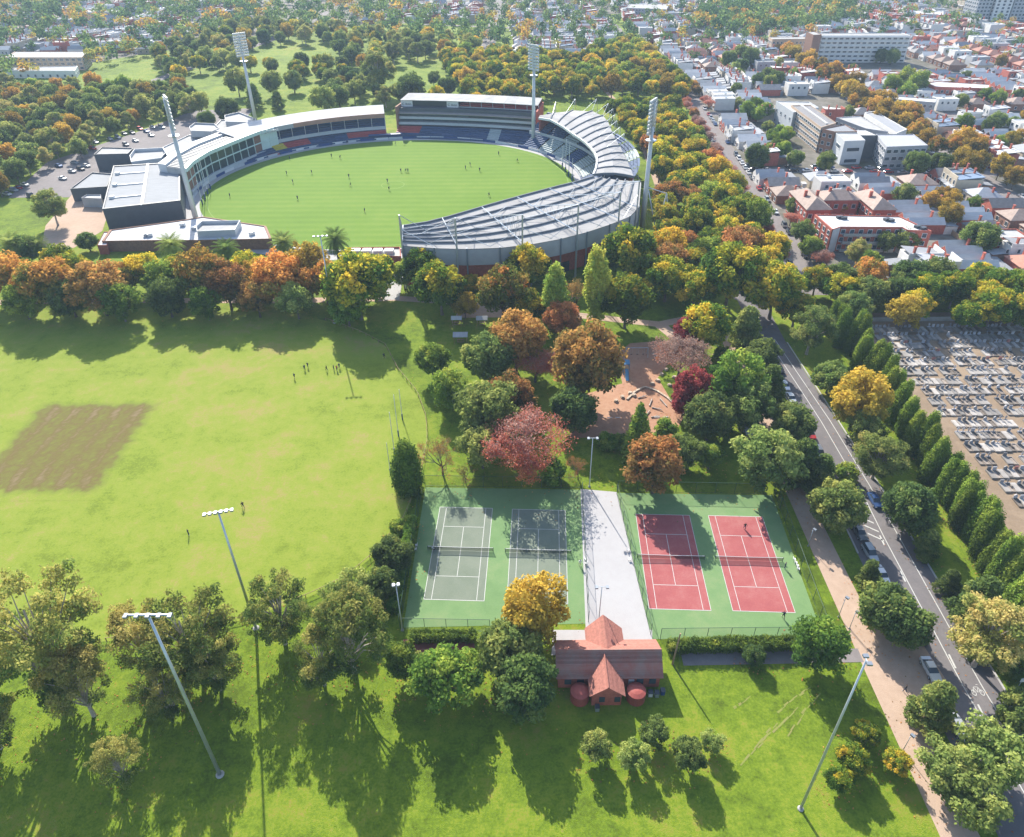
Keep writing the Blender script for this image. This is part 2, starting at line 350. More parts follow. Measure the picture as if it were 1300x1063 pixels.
# bicycle symbol painted on the cycle lane
mb = MB()
def ring2(cx, cy, r, w, n=14):
    for i in range(n):
        a, b = 2*pi*i/n, 2*pi*(i+1)/n
        mb.sheet([(cx+r*cos(a),cy+r*1.5*sin(a)),(cx+r*cos(b),cy+r*1.5*sin(b)),(cx+(r-w)*cos(b),cy+(r-w)*1.5*sin(b)),(cx+(r-w)*cos(a),cy+(r-w)*1.5*sin(a))], 0.05)
ring2(73.2, 66.6, 0.36, 0.1); ring2(74.5, 66.6, 0.36, 0.1)
for a, b in (((73.2,66.6),(73.6,67.6)),((73.6,67.6),(74.3,67.6)),((74.3,67.6),(74.5,66.6)),((73.6,67.6),(73.85,66.6)),((73.85,66.6),(74.3,67.6)),((74.2,68.0),(74.5,68.0))):
    dx, dy = b[0]-a[0], b[1]-a[1]; l = math.hypot(dx, dy); nx, ny = -dy/l*0.05, dx/l*0.05
    mb.sheet([(a[0]+nx,a[1]+ny),(b[0]+nx,b[1]+ny),(b[0]-nx,b[1]-ny),(a[0]-nx,a[1]-ny)], 0.051)
tag(mb.build('bicycle_marking', M['line_white']), kind='structure')
# cemetery and playground
structure('cemetery_ground', [(97,50),(300,50),(300,192),(104,192),(101,150)], 0.02, M['cemetery_soil'])
structure('playground_surface', [at(*p)[:2] for p in ((722,556),(745,500),(790,487),(782,450),(800,436),(855,432),(872,452),(850,505),(868,530),(858,548),(800,556),(760,556))], 0.03, M['bark_mulch'])
structure('garden_bed', [at(*p)[:2] for p in ((835,480),(848,462),(880,455),(892,490),(872,520),(850,505))], 0.045, M['park_grass'])

# ------------------------------------------------------------------ tennis courts
CA = R(-2.65)
def loc2(c, x, y): return (c[0]+x*cos(CA)-y*sin(CA), c[1]+x*sin(CA)+y*cos(CA))
structure('court_surround', [at(*p)[:2] for p in ((540,619),(737,622),(746,792),(512,797))], 0.03, M['court_green'])
structure('court_surround', [at(*p)[:2] for p in ((783,626),(980,629),(1044,806),(826,812))], 0.03, M['court_green'])
structure('concrete_walk', [at(*p)[:2] for p in ((737,621),(783,625),(828,813),(744,813))], 0.034, M['pale_concrete'])
structure('concrete_apron', [at(*p)[:2] for p in ((702,800),(828,800),(828,832),(700,832))], 0.038, M['pale_concrete'])
courts = [((-10.3,97.5),'court_grey'), ((4.8,96.7),'court_grey'), ((30.2,95.0),'court_red'), ((45.0,94.4),'court_red')]
NETL = ['tennis net on the grey court next to the boundary hedge', 'tennis net on the grey court next to the white walkway',
        'tennis net on the red court next to the white walkway', 'tennis net on the red court next to the gravel path']
for i, (c, m) in enumerate(courts):
    hw, hl = 10.97/2, 23.77/2
    structure('tennis_court', [loc2(c, x, y) for x, y in ((-hw,-hl),(hw,-hl),(hw,hl),(-hw,hl))], 0.042, M[m])
    mb = MB(); lw = 0.05
    def ln(x0, y0, x1, y1, w=lw):
        if abs(x1-x0) > abs(y1-y0): q = ((x0,y0-w),(x1,y0-w),(x1,y0+w),(x0,y0+w))
        else: q = ((x0-w,y0),(x0+w,y0),(x0+w,y1),(x0-w,y1))
        mb.sheet([loc2(c, *p) for p in q], 0.05)
    for x in (-hw, hw, -4.115, 4.115): ln(x, -hl, x, hl)
    for y in (-hl, hl): ln(-hw-lw, y, hw+lw, y, 0.06)
    for y in (-6.4, 6.4): ln(-4.115, y, 4.115, y)
    ln(0, -6.4, 0, 6.4)
    tag(mb.build('court_marking', M['line_white']), kind='structure')
    t = thing('tennis_net', NETL[i], 'net', (c[0], c[1], 0.04), CA)
    w = hw+0.9
    for sx in (-1, 1): MB().tube((sx*w,0,0),(sx*w,0,1.1),0.06,0.06,8).build('post', M['green_steel'], t, False)
    MB().add([(-w,0,0.06),(w,0,0.06),(w,0,1.0),(0,0,0.92),(-w,0,1.0)], [(0,1,2,3,4)]).build('mesh', M['net_mesh'], t, False)
    MB().bar((-w,0,1.06),(0,0,0.97),0.05,0.09).bar((0,0,0.97),(w,0,1.06),0.05,0.09).build('band', M['white_paint'], t, False)
# court fences: posts, rails and wire panels
def wire_fence(label, pts, h=3.0, gap=4.0, name='wire_fence', group=None):
    t = thing(name, label, 'fence', (pts[0][0], pts[0][1], 0), group=group)
    post = MB().tube((0,0,0),(0,0,h),0.05,0.05,6).mesh('post', M['green_steel'])
    for a, b in zip(pts[:-1], pts[1:]):
        l = math.hypot(b[0]-a[0], b[1]-a[1]); n = max(1, int(round(l/gap)))
        P = [(a[0]+(b[0]-a[0])*k/n, a[1]+(b[1]-a[1])*k/n) for k in range(n+1)]
        for k, p in enumerate(P):
            put('post', post, t, (p[0]-pts[0][0], p[1]-pts[0][1], 0))
            if k < n:
                q = P[k+1]
                MB().add([(p[0],p[1],0.05),(q[0],q[1],0.05),(q[0],q[1],h),(p[0],p[1],h)], [(0,1,2,3)]).build('wire_panel', M['wire_mesh'], t)
        MB().tube((a[0],a[1],h),(b[0],b[1],h),0.04,0.04,5).tube((a[0],a[1],0.1),(b[0],b[1],0.1),0.03,0.03,4).build('rail', M['green_steel'], t)
    return t
g = lambda *a: [at(*p)[:2] for p in a]
wire_fence('wire fence beside the hedge of the grey tennis courts', g((536,619),(508,798)))
wire_fence('wire fence between the autumn trees and the grey tennis courts', g((540,617),(737,620)))
wire_fence('wire fence dividing the grey courts from the white walkway', g((738.5,625),(747,790)))
wire_fence('wire fence dividing the red courts from the white walkway', g((783,628),(826,806)))
wire_fence('wire fence between the lawn and the red tennis courts', g((784,624),(982,628)))
wire_fence('wire fence of the red courts along the gravel path', g((984,629),(1049,808)))
wire_fence('wire fence in front of the clipped hedge at the red courts', g((838,812),(1044,810)))
wire_fence('wire fence in front of the hedge at the grey courts', g((512,799),(622,801)))
# small brick-red practice court below the grey courts
structure('practice_court', g((512,812),(602,812),(604,842),(508,842)), 0.03, mat('practice_clay', (0.22,0.075,0.065), 0.85, var=0.15, scale=1))
# ------------------------------------------------------------------ trees: leaf-by-leaf crowns on limbed trunks
def leaf_mat(name, stops, trans=0.5, hue=0.015, val=0.15):
    """leaf colour by the leaf's own 'tint' value; whole trees differ a little in hue and value"""
    m = bpy.data.materials.new(name); m.use_nodes = True; nt = m.node_tree; N = nt.nodes; K = nt.links
    N.remove(N['Principled BSDF'])
    a = N.new('ShaderNodeAttribute'); a.attribute_name = 'tint'
    oi = N.new('ShaderNodeObjectInfo')
    sh = N.new('ShaderNodeMath'); sh.operation = 'MULTIPLY_ADD'; K.new(oi.outputs['Random'], sh.inputs[0]); sh.inputs[1].default_value = 0.36; 
    ad = N.new('ShaderNodeMath'); ad.operation = 'ADD'; K.new(a.outputs['Fac'], sh.inputs[2]); K.new(sh.outputs[0], ad.inputs[0]); ad.inputs[1].default_value = -0.18
    r = N.new('ShaderNodeValToRGB'); K.new(ad.outputs[0], r.inputs[0]); e = r.color_ramp.elements
    e[0].position = stops[0][0]; e[0].color = stops[0][1]+(1,); e[1].position = stops[-1][0]; e[1].color = stops[-1][1]+(1,)
    for p, c in stops[1:-1]: x = e.new(p); x.color = c+(1,)
    mu = N.new('ShaderNodeMath'); mu.operation = 'MULTIPLY'; K.new(oi.outputs['Random'], mu.inputs[0]); mu.inputs[1].default_value = 7.31
    fr = N.new('ShaderNodeMath'); fr.operation = 'FRACT'; K.new(mu.outputs[0], fr.inputs[0])
    hv = N.new('ShaderNodeHueSaturation'); K.new(r.outputs[0], hv.inputs['Color'])
    mh = N.new('ShaderNodeMapRange'); mh.inputs[3].default_value = 0.5-hue; mh.inputs[4].default_value = 0.5+hue; K.new(fr.outputs[0], mh.inputs[0]); K.new(mh.outputs[0], hv.inputs['Hue'])
    mv = N.new('ShaderNodeMapRange'); mv.inputs[3].default_value = 1-val; mv.inputs[4].default_value = 1+val; K.new(oi.outputs['Random'], mv.inputs[0]); K.new(mv.outputs[0], hv.inputs['Value'])
    d = N.new('ShaderNodeBsdfDiffuse'); t = N.new('ShaderNodeBsdfTranslucent'); x = N.new('ShaderNodeMixShader'); x.inputs[0].default_value = trans
    K.new(hv.outputs[0], d.inputs[0]); K.new(hv.outputs[0], t.inputs[0]); K.new(d.outputs[0], x.inputs[1]); K.new(t.outputs[0], x.inputs[2])
    K.new(x.outputs[0], N['Material Output'].inputs[0]); MATS[name] = m; return m
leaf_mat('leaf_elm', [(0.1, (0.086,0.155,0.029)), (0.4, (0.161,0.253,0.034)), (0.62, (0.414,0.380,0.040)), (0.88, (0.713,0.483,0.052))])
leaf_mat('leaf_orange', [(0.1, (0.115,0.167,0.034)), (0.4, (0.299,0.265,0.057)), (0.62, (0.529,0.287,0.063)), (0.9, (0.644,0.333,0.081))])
leaf_mat('leaf_red', [(0.12, (0.36,0.26,0.22)), (0.36, (0.42,0.22,0.17)), (0.55, (0.46,0.13,0.085)), (0.78, (0.54,0.21,0.09)), (0.92, (0.54,0.30,0.10))], hue=0.006, val=0.15)
leaf_mat('leaf_rust', [(0.1, (0.149,0.149,0.046)), (0.42, (0.345,0.207,0.069)), (0.68, (0.529,0.241,0.081)), (0.9, (0.575,0.333,0.103))])
leaf_mat('leaf_gum', [(0.1, (0.143,0.203,0.058)), (0.45, (0.277,0.326,0.086)), (0.7, (0.436,0.406,0.124)), (0.9, (0.569,0.477,0.164))])
leaf_mat('leaf_dark', [(0.1, (0.082,0.135,0.045)), (0.5, (0.169,0.239,0.061)), (0.9, (0.333,0.357,0.097))])
leaf_mat('leaf_green', [(0.1, (0.088,0.157,0.034)), (0.5, (0.198,0.295,0.046)), (0.9, (0.440,0.473,0.084))])
leaf_mat('leaf_olive', [(0.1, (0.103,0.152,0.047)), (0.5, (0.223,0.285,0.074)), (0.9, (0.446,0.457,0.130))])
leaf_mat('leaf_cypress', [(0.1, (0.055,0.103,0.022)), (0.5, (0.129,0.206,0.031)), (0.9, (0.257,0.315,0.047))], trans=0.25)
leaf_mat('leaf_poplar', [(0.1, (0.150,0.243,0.047)), (0.5, (0.318,0.422,0.074)), (0.9, (0.540,0.525,0.093))])
leaf_mat('leaf_gold', [(0.1, (0.208,0.180,0.042)), (0.5, (0.459,0.308,0.050)), (0.9, (0.585,0.372,0.072))])
leaf_mat('leaf_gum_sunlit_top', [(0.1, (0.100,0.162,0.040)), (0.4, (0.170,0.227,0.055)), (0.65, (0.300,0.302,0.080)), (0.9, (0.420,0.367,0.110))], hue=0.01, val=0.12)  # sunlit crown tops and shaded lower foliage painted into the leaf colours
leaf_mat('leaf_crimson', [(0.1, (0.20,0.045,0.05)), (0.5, (0.40,0.085,0.09)), (0.9, (0.52,0.17,0.13))], hue=0.008)
mat('bark_grey', (0.16,0.13,0.11), 0.9, var=0.3, scale=3)
mat('bark_pale', (0.36,0.31,0.27), 0.8, var=0.3, scale=2)
mat('bark_dark', (0.075,0.058,0.045), 0.9, var=0.3, scale=3)
mat('twig_grey', (0.22,0.16,0.15), 0.9, var=0.2, scale=3)

def quads_mesh(name, P, Nn, size, tint, m, rng, asp=1.6):
    """leaf-sized diamond faces at points P facing Nn"""
    n = len(P); Nn = Nn/np.linalg.norm(Nn, axis=1, keepdims=True)
    a = rng.normal(size=(n, 3)); u = np.cross(Nn, a); u /= np.linalg.norm(u, axis=1, keepdims=True); w = np.cross(Nn, u)
    s = size[:, None]; V = np.empty((n, 4, 3), np.float32)
    V[:, 0] = P-u*s*asp*0.5; V[:, 1] = P-w*s*0.5; V[:, 2] = P+u*s*asp*0.5; V[:, 3] = P+w*s*0.5
    return raw_mesh(name, V.reshape(-1, 3), np.arange(4*n, dtype=np.int32), 4, tint, m)
def raw_mesh(name, V, idx, k, tint, m):
    me = bpy.data.meshes.new(name); nf = len(idx)//k
    me.vertices.add(len(V)); me.vertices.foreach_set('co', np.ascontiguousarray(V, np.float32).ravel())
    me.loops.add(len(idx)); me.loops.foreach_set('vertex_index', idx)
    me.polygons.add(nf); me.polygons.foreach_set('loop_start', np.arange(0, nf*k, k, dtype=np.int32))
    me.polygons.foreach_set('loop_total', np.full(nf, k, np.int32))
    if tint is not None:
        at_ = me.attributes.new('tint', 'FLOAT', 'FACE'); at_.data.foreach_set('value', np.ascontiguousarray(tint, np.float32))
    me.materials.append(m); me.update(calc_edges=True); return me
def leaves(clumps, rng, size, fill=1.0, out=0.55, droop=0.0):
    """clumps: list of (centre, radii, tint). returns P, N, size, tint arrays"""
    Ps, Ns, Ss, Ts = [], [], [], []
    for c, r, tn in clumps:
        r = np.asarray(r, float); area = 4*pi*((r[0]*r[1])**1.6/3+(r[0]*r[2])**1.6/3+(r[1]*r[2])**1.6/3)**(1/1.6)
        n = max(6, int(fill*area/(size*size*0.8)))
        d = rng.normal(size=(n, 3)); d /= np.linalg.norm(d, axis=1, keepdims=True)
        rad = 1.0-0.55*rng.random(n)**2.2+0.12*rng.normal(size=n)
        P = np.asarray(c)+d*r*rad[:, None]; P[:, 2] -= droop*rng.random(n)*r[2]
        Ns.append(d*out+rng.normal(size=(n, 3))*0.42+np.array([0, 0, 0.3])); Ps.append(P)
        Ss.append(size*(0.6+0.8*rng.random(n))); Ts.append(np.clip(tn+0.10*rng.normal(size=n), 0, 1))
    return np.concatenate(Ps), np.concatenate(Ns), np.concatenate(Ss), np.concatenate(Ts)
def limbs(mb, base_h, r0, tips, rng, topz, n=6, lean=(0, 0)):
    """trunk to topz and a bent limb out to each tip"""
    k = 5; prev = Vector((0, 0, -0.1)); pr = r0*1.25
    spine = [prev]
    for i in range(1, k+1):
        f = i/k; p = Vector((lean[0]*f*f+rng.normal()*0.08*r0*4*f, lean[1]*f*f+rng.normal()*0.08*r0*4*f, topz*f)); q = r0*(1-0.72*f)
        mb.tube(prev, p, pr, q, n, cap=False); prev, pr = p, q; spine.append(p)
    for t in tips:
        t = Vector(t); h = min(topz*0.95, max(base_h, t.z*(0.35+0.3*rng.random())-0.25*Vector((t.x, t.y)).length))
        f = h/topz*k; i = min(k-1, int(f)); s = spine[i].lerp(spine[i+1], f-i)
        rr = r0*(1-0.72*h/topz)*0.5
        mid = s.lerp(t, 0.5)+Vector((rng.normal()*0.25, rng.normal()*0.25, 0.12*(t-s).length))
        mb.tube(s, mid, rr, rr*0.6, 5, cap=False); mb.tube(mid, t, rr*0.6, rr*0.2, 4, cap=False)
def tree_meshes(kind, seed):
    """returns (trunk mesh, crown mesh, crown width, crown centre height) in metres"""
    rng = np.random.default_rng(seed); cl = []; tips = []; tr = MB()
    def shell(n, rx, rz, cz, rc, flat=0.8, jit=0.12, topb=0.0, lo=-0.75, tb=0.42, ts=0.2):
        for i in range(n):
            z = 1-(1-lo)*(i+0.5)/n; a = i*2.39996+rng.random()*0.9; q = math.sqrt(max(0, 1-z*z))
            k = 1+jit*rng.normal(); k *= 0.86
            c = np.array([rx*q*cos(a)*k, rx*q*sin(a)*k, cz+rz*z*k]); s = rc*(0.7+0.6*rng.random())
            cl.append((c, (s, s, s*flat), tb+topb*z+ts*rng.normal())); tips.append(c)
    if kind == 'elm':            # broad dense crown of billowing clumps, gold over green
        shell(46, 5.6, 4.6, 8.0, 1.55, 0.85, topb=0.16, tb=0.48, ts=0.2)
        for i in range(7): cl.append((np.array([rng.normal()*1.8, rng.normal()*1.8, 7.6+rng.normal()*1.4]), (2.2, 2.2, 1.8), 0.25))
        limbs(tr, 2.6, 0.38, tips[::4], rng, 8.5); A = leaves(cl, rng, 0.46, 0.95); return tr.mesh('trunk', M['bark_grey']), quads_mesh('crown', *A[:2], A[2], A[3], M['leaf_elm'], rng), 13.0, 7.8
    if kind in ('orange', 'rust'):
        shell(44, 5.2, 4.4, 7.6, 1.35, 0.8, 0.16, topb=0.22, tb=0.45, ts=0.15)
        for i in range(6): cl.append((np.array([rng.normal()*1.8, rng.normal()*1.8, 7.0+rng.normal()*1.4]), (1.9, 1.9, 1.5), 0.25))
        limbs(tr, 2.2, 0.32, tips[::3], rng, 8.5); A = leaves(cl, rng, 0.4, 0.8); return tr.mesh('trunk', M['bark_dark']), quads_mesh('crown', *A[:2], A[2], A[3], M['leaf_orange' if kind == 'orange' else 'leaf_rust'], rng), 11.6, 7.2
    if kind == 'round':          # dense dark evergreen
        shell(50, 4.4, 4.0, 5.6, 1.15, 0.9, 0.08, topb=0.1, lo=-0.9)
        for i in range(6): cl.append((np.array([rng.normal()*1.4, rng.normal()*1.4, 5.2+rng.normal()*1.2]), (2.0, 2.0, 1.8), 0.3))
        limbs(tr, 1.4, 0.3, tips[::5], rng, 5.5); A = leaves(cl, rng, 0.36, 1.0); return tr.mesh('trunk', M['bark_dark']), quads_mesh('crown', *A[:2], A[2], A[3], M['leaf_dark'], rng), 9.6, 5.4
    if kind in ('green', 'olive', 'gold', 'crimson'):
        shell(40, 4.3, 4.2, 6.4, 1.15, 0.85, 0.14, topb=0.14, lo=-0.85, ts=0.15)
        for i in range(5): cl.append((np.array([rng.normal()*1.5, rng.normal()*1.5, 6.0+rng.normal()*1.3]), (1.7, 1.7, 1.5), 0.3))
        limbs(tr, 1.8, 0.26, tips[::4], rng, 7.0); A = leaves(cl, rng, 0.36, 0.85); return tr.mesh('trunk', M['bark_grey']), quads_mesh('crown', *A[:2], A[2], A[3], M['leaf_'+kind], rng), 9.6, 6.2
    if kind == 'gum':            # tall open eucalypt, flat leaf clumps on long limbs
        for i in range(40):
            z = rng.random(); a = i*2.39996+rng.normal()*0.4; q = math.sqrt(max(0.02, 1-abs(2*z-0.9)**2.2))*(0.45+0.6*rng.random())
            c = np.array([6.4*q*cos(a), 6.4*q*sin(a), 6.0+10.5*z]); s = 1.15+0.8*rng.random()
            cl.append((c, (s*1.15, s*1.15, s*0.72), 0.42+0.18*z+0.15*rng.normal())); tips.append(c)
            for j in range(3):
                cc = c+rng.normal(size=3)*np.array([1.0, 1.0, 0.7]); s2 = 0.55+0.45*rng.random(); cl.append((cc, (s2, s2, s2*0.7), 0.45+0.16*rng.normal()))
        limbs(tr, 4.5, 0.45, tips, rng, 13.5, lean=(rng.normal()*1.2, rng.normal()*1.2)); A = leaves(cl, rng, 0.29, 0.62, droop=0.6); return tr.mesh('trunk', M['bark_pale']), quads_mesh('crown', *A[:2], A[2], A[3], M['leaf_gum'], rng, 2.0), 14.0, 11.0
    if kind == 'gum_low':        # the same eucalypt, leafy almost to the ground
        for i in range(44):
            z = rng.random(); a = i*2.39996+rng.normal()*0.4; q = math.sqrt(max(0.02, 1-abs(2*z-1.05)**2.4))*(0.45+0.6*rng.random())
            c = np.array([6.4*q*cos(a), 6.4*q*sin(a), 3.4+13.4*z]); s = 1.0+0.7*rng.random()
            cl.append((c, (s*1.15, s*1.15, s*0.72), 0.16+0.62*z+0.15*rng.normal())); tips.append(c)  # tint climbs with height, painting a sunlit top over a shaded underside
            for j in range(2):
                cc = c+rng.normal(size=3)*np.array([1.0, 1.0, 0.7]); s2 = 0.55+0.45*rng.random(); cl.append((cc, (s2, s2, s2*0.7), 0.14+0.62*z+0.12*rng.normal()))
        limbs(tr, 2.4, 0.45, tips, rng, 13.5, lean=(rng.normal()*1.2, rng.normal()*1.2)); A = leaves(cl, rng, 0.25, 0.46, droop=0.6); return tr.mesh('trunk', M['bark_pale']), quads_mesh('crown', *A[:2], A[2], A[3], M['leaf_gum_sunlit_top'], rng, 2.0), 14.0, 9.4
    if kind == 'cypress':        # puffy leaning column of soft lobes
        for i in range(34):
            z = (i+0.5)/34; a = i*2.39996; q = math.sin(pi*min(1, 0.18+z*0.82)**0.9)*0.75+0.12
            c = np.array([1.9*q*cos(a), 1.9*q*sin(a), 0.6+9.2*z]); s = 0.95+0.35*rng.random()
            cl.append((c, (s, s, s*1.45), 0.4+0.25*z+0.1*rng.normal()))
        for i in range(6): cl.append((np.array([0, 0, 1.2+i*1.35]), (1.3, 1.3, 1.2), 0.25))
        tr.tube((0, 0, -0.1), (0, 0, 6), 0.3, 0.12, 6); A = leaves(cl, rng, 0.27, 0.95, 0.9); return tr.mesh('trunk', M['bark_dark']), quads_mesh('crown', *A[:2], A[2], A[3], M['leaf_cypress'], rng, 1.3), 5.0, 5.4
    if kind == 'cone':
        for i in range(46):
            z = (i+0.5)/46; a = i*2.39996; q = (1-z)**0.8
            c = np.array([2.0*q*cos(a), 2.0*q*sin(a), 0.5+9.5*z]); s = 0.45+0.75*q; cl.append((c, (s, s, s*1.2), 0.5+0.15*rng.normal()))
        for i in range(5): cl.append((np.array([0, 0, 1+i*1.5]), (1.3*(1-i/6), 1.3*(1-i/6), 1.1), 0.3))
        tr.tube((0, 0, -0.1), (0, 0, 7), 0.25, 0.08, 6); A = leaves(cl, rng, 0.27, 0.9, 0.8); return tr.mesh('trunk', M['bark_dark']), quads_mesh('crown', *A[:2], A[2], A[3], M['leaf_cypress'], rng, 1.3), 5.0, 5.0
    if kind == 'pine':           # dark layered conifer
        for i in range(60):
            z = (i+0.5)/60; a = i*2.39996+rng.normal()*0.3; q = (1-z)**0.7*(0.55+0.5*rng.random())
            c = np.array([4.2*q*cos(a), 4.2*q*sin(a), 1.2+10.5*z]); s = 0.8+0.5*rng.random(); cl.append((c, (s*1.3, s*1.3, s*0.5), 0.45+0.15*rng.normal())); tips.append(c)
        limbs(tr, 1.0, 0.28, tips[::4], rng, 11.0); A = leaves(cl, rng, 0.34, 0.8, 0.4, 0.5); return tr.mesh('trunk', M['bark_dark']), quads_mesh('crown', *A[:2], A[2], A[3], M['leaf_dark'], rng, 2.2), 8.6, 5.6
    if kind == 'poplar':
        for i in range(40):
            z = (i+0.5)/40; a = i*2.39996; q = (math.sin(pi*(0.12+0.85*z))**0.7)*(0.5+0.5*rng.random())
            c = np.array([2.0*q*cos(a), 2.0*q*sin(a), 2.2+10.3*z]); s = 0.6+0.3*rng.random(); cl.append((c, (s, s, s*2.0), 0.45+0.2*z+0.12*rng.normal())); tips.append(c)
        limbs(tr, 1.5, 0.25, tips[::4], rng, 10.5); A = leaves(cl, rng, 0.32, 0.8); return tr.mesh('trunk', M['bark_grey']), quads_mesh('crown', *A[:2], A[2], A[3], M['leaf_poplar'], rng), 5.2, 7.2
    if kind == 'bush':
        shell(22, 1.4, 1.2, 1.3, 0.6, 0.9, 0.12, lo=-0.7)
        tr.tube((0, 0, -0.05), (0, 0, 1.2), 0.09, 0.05, 5); A = leaves(cl, rng, 0.22, 0.95); return tr.mesh('trunk', M['bark_dark']), quads_mesh('crown', *A[:2], A[2], A[3], M['leaf_green'], rng), 3.4, 1.3
    if kind in ('bare_red', 'bare'):   # twiggy deciduous tree, few leaves left
        tw = MB(); ends = []
        def grow(p, d, l, r, lev):
            q = p+d*l; (tr if lev < 2 else tw).tube(p, q, r, r*0.6, 5 if lev < 2 else 3, cap=False)
            if lev >= 3: ends.append(q)
            if lev == 6: return
            for j in range(4 if lev == 0 else 3 if lev < 3 else 2):
                v = Vector(rng.normal(size=3)); v.z = v.z*0.6+0.25; dd = (d*(1.1 if lev else 0.7)+v*0.62).normalized()
                grow(q, dd, l*(0.66+0.22*rng.random()), r*0.58, lev+1)
        grow(Vector((0, 0, -0.1)), Vector((rng.normal()*0.05, rng.normal()*0.05, 1)).normalized(), 2.7, 0.32, 0)
        E = np.array([tuple(e) for e in ends]); per = 20 if kind == 'bare_red' else 7
        P = np.repeat(E, per, 0)+rng.normal(size=(len(E)*per, 3))*0.26; n = len(P)
        if kind == 'bare_red':
            w0 = 1.02*float(np.percentile(np.hypot(E[:, 0], E[:, 1]), 90)); zc = float(np.median(E[:, 2])); h0 = float(np.percentile(E[:, 2], 95))-zc
            nd = 8000; d = rng.normal(size=(nd, 3)); d /= np.linalg.norm(d, axis=1, keepdims=True); lob = 1+0.14*np.sin(d[:, 0]*7+1)*np.sin(d[:, 1]*6)+0.1*np.sin(d[:, 2]*9)
            P = np.concatenate([P, np.array([0, 0, zc])+d*np.array([w0, w0, h0])*(lob*(0.62+0.38*rng.random(nd)))[:, None]]); n = len(P)
        rr = np.hypot(P[:, 0], P[:, 1]); low = 1-(P[:, 2]-P[:, 2].min())/np.ptp(P[:, 2])
        keep = rng.random(n) < (0.6+0.4*low if kind == 'bare_red' else 0.8); P = P[keep]; n = len(P)
        T = np.clip(0.42+0.75*(low[keep]-0.35)+0.12*rng.normal(size=n), 0, 1)
        cr = quads_mesh('crown', P, rng.normal(size=(n, 3))+np.array([0, 0, 0.4]), 0.10+0.12*rng.random(n), T, M['leaf_red' if kind == 'bare_red' else 'leaf_rust'], rng)
        return (tr.mesh('trunk', M['bark_dark']), cr, 2.1*float(np.percentile(rr, 92)), float((P[:, 2].max()+P[:, 2].min())/2), tw.mesh('twigs', M['twig_grey']))
    if kind == 'palm':
        tr.lathe((0, 0, -0.1), [(0.55, 0), (0.42, 0.8), (0.38, 3.5), (0.42, 4.6), (0.62, 5.3), (0.5, 5.8)], 9)
        V, F, T = [], [], []
        for i in range(64):
            a = i*2.39996; el = R(82-118*((i+0.5)/64)); Lf = 3.7+0.5*rng.random(); S = 7; pts = []
            p = np.array([0, 0, 5.7]); e = el
            for s in range(S+1):
                pts.append(p.copy()); p = p+np.array([cos(a)*cos(e), sin(a)*cos(e), sin(e)])*Lf/S; e -= 0.17
            side = np.array([-sin(a), cos(a), 0])
            for s in range(S):
                for sg in (-1, 1):
                    for h in (0.0, 0.5):
                        q = pts[s]*(1-h)+pts[s+1]*h; dirv = (pts[s+1]-pts[s]); w = 0.85*math.sin(pi*min(0.97, (s+h+1.2)/(S+1.4)))**0.6
                        b = len(V); V += [q, q+dirv*0.42, q+side*sg*w+dirv*0.9-np.array([0, 0, 0.28*w])]; F += [b, b+1, b+2]; T.append(0.35+0.25*rng.random()+0.2*(el > 0))
        me = raw_mesh('crown', np.array(V), np.array(F, np.int32), 3, np.array(T), M['leaf_dark']); return tr.mesh('trunk', M['bark_grey']), me, 7.2, 5.9
PROTO = {}
NVAR = dict(elm=7, orange=4, rust=3, round=3, green=4, olive=3, gold=3, crimson=2, gum=6, gum_low=5, cypress=4, cone=1, pine=3, poplar=2, bush=3, bare_red=3, bare=2, palm=2)
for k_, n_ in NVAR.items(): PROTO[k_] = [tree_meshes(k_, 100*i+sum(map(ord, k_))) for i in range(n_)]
KNAME = dict(elm='elm_tree', orange='autumn_tree', rust='autumn_tree', round='evergreen_tree', green='leafy_tree', olive='leafy_tree', gold='autumn_tree', crimson='autumn_tree', gum='gum_tree', gum_low='gum_tree', cypress='cypress_tree', cone='conifer_tree', pine='pine_tree', poplar='poplar_tree', bush='shrub', bare_red='autumn_tree', bare='bare_tree', palm='palm_tree')
KLOOK = dict(elm='broad elm with gold and green leaves', orange='orange-leaved autumn tree', rust='rust-brown autumn tree', round='dark dense round evergreen tree', green='bright green leafy tree', olive='pale olive-green leafy tree', gold='golden-leaved autumn tree', crimson='crimson-leaved autumn tree', gum='tall brownish-green gum tree', gum_low='tall brownish-green gum tree', cypress='puffy green columnar cypress', cone='green cone-shaped conifer', pine='dark layered pine', poplar='upright light-green poplar', bush='small rounded green shrub', bare_red='half-bare tree with red leaves', bare='bare twiggy tree', palm='spiky date palm')
GROUND_TREES = []        # (x, y, radius) of every tree placed
TREE_COUNT = {}; MANUAL = {}
def tree_at(x, y, kind, width, zone, label=None, hs=1.0, rr=rnd):
    v = PROTO[kind][rr.randrange(len(PROTO[kind]))]
    s = width/v[2]
    lab = label or KLOOK[kind]+' '+zone
    t = thing(KNAME[kind], lab, 'shrub' if kind == 'bush' else 'palm' if kind == 'palm' else 'tree', (x, y, 0), rr.random()*2*pi, lab if not label else None, (s, s, s*hs*rr.uniform(0.9, 1.12)))
    k_ = 0.09 if kind == 'cypress' else 0.045; t.rotation_euler = (rr.uniform(-k_, k_), rr.uniform(-k_, k_), t.rotation_euler[2])
    put('trunk', v[0], t); put('crown', v[1], t)
    if len(v) > 4: put('twigs', v[4], t)
    GROUND_TREES.append((x, y, width/2)); TREE_COUNT[kind] = TREE_COUNT.get(kind, 0)+1
    return t
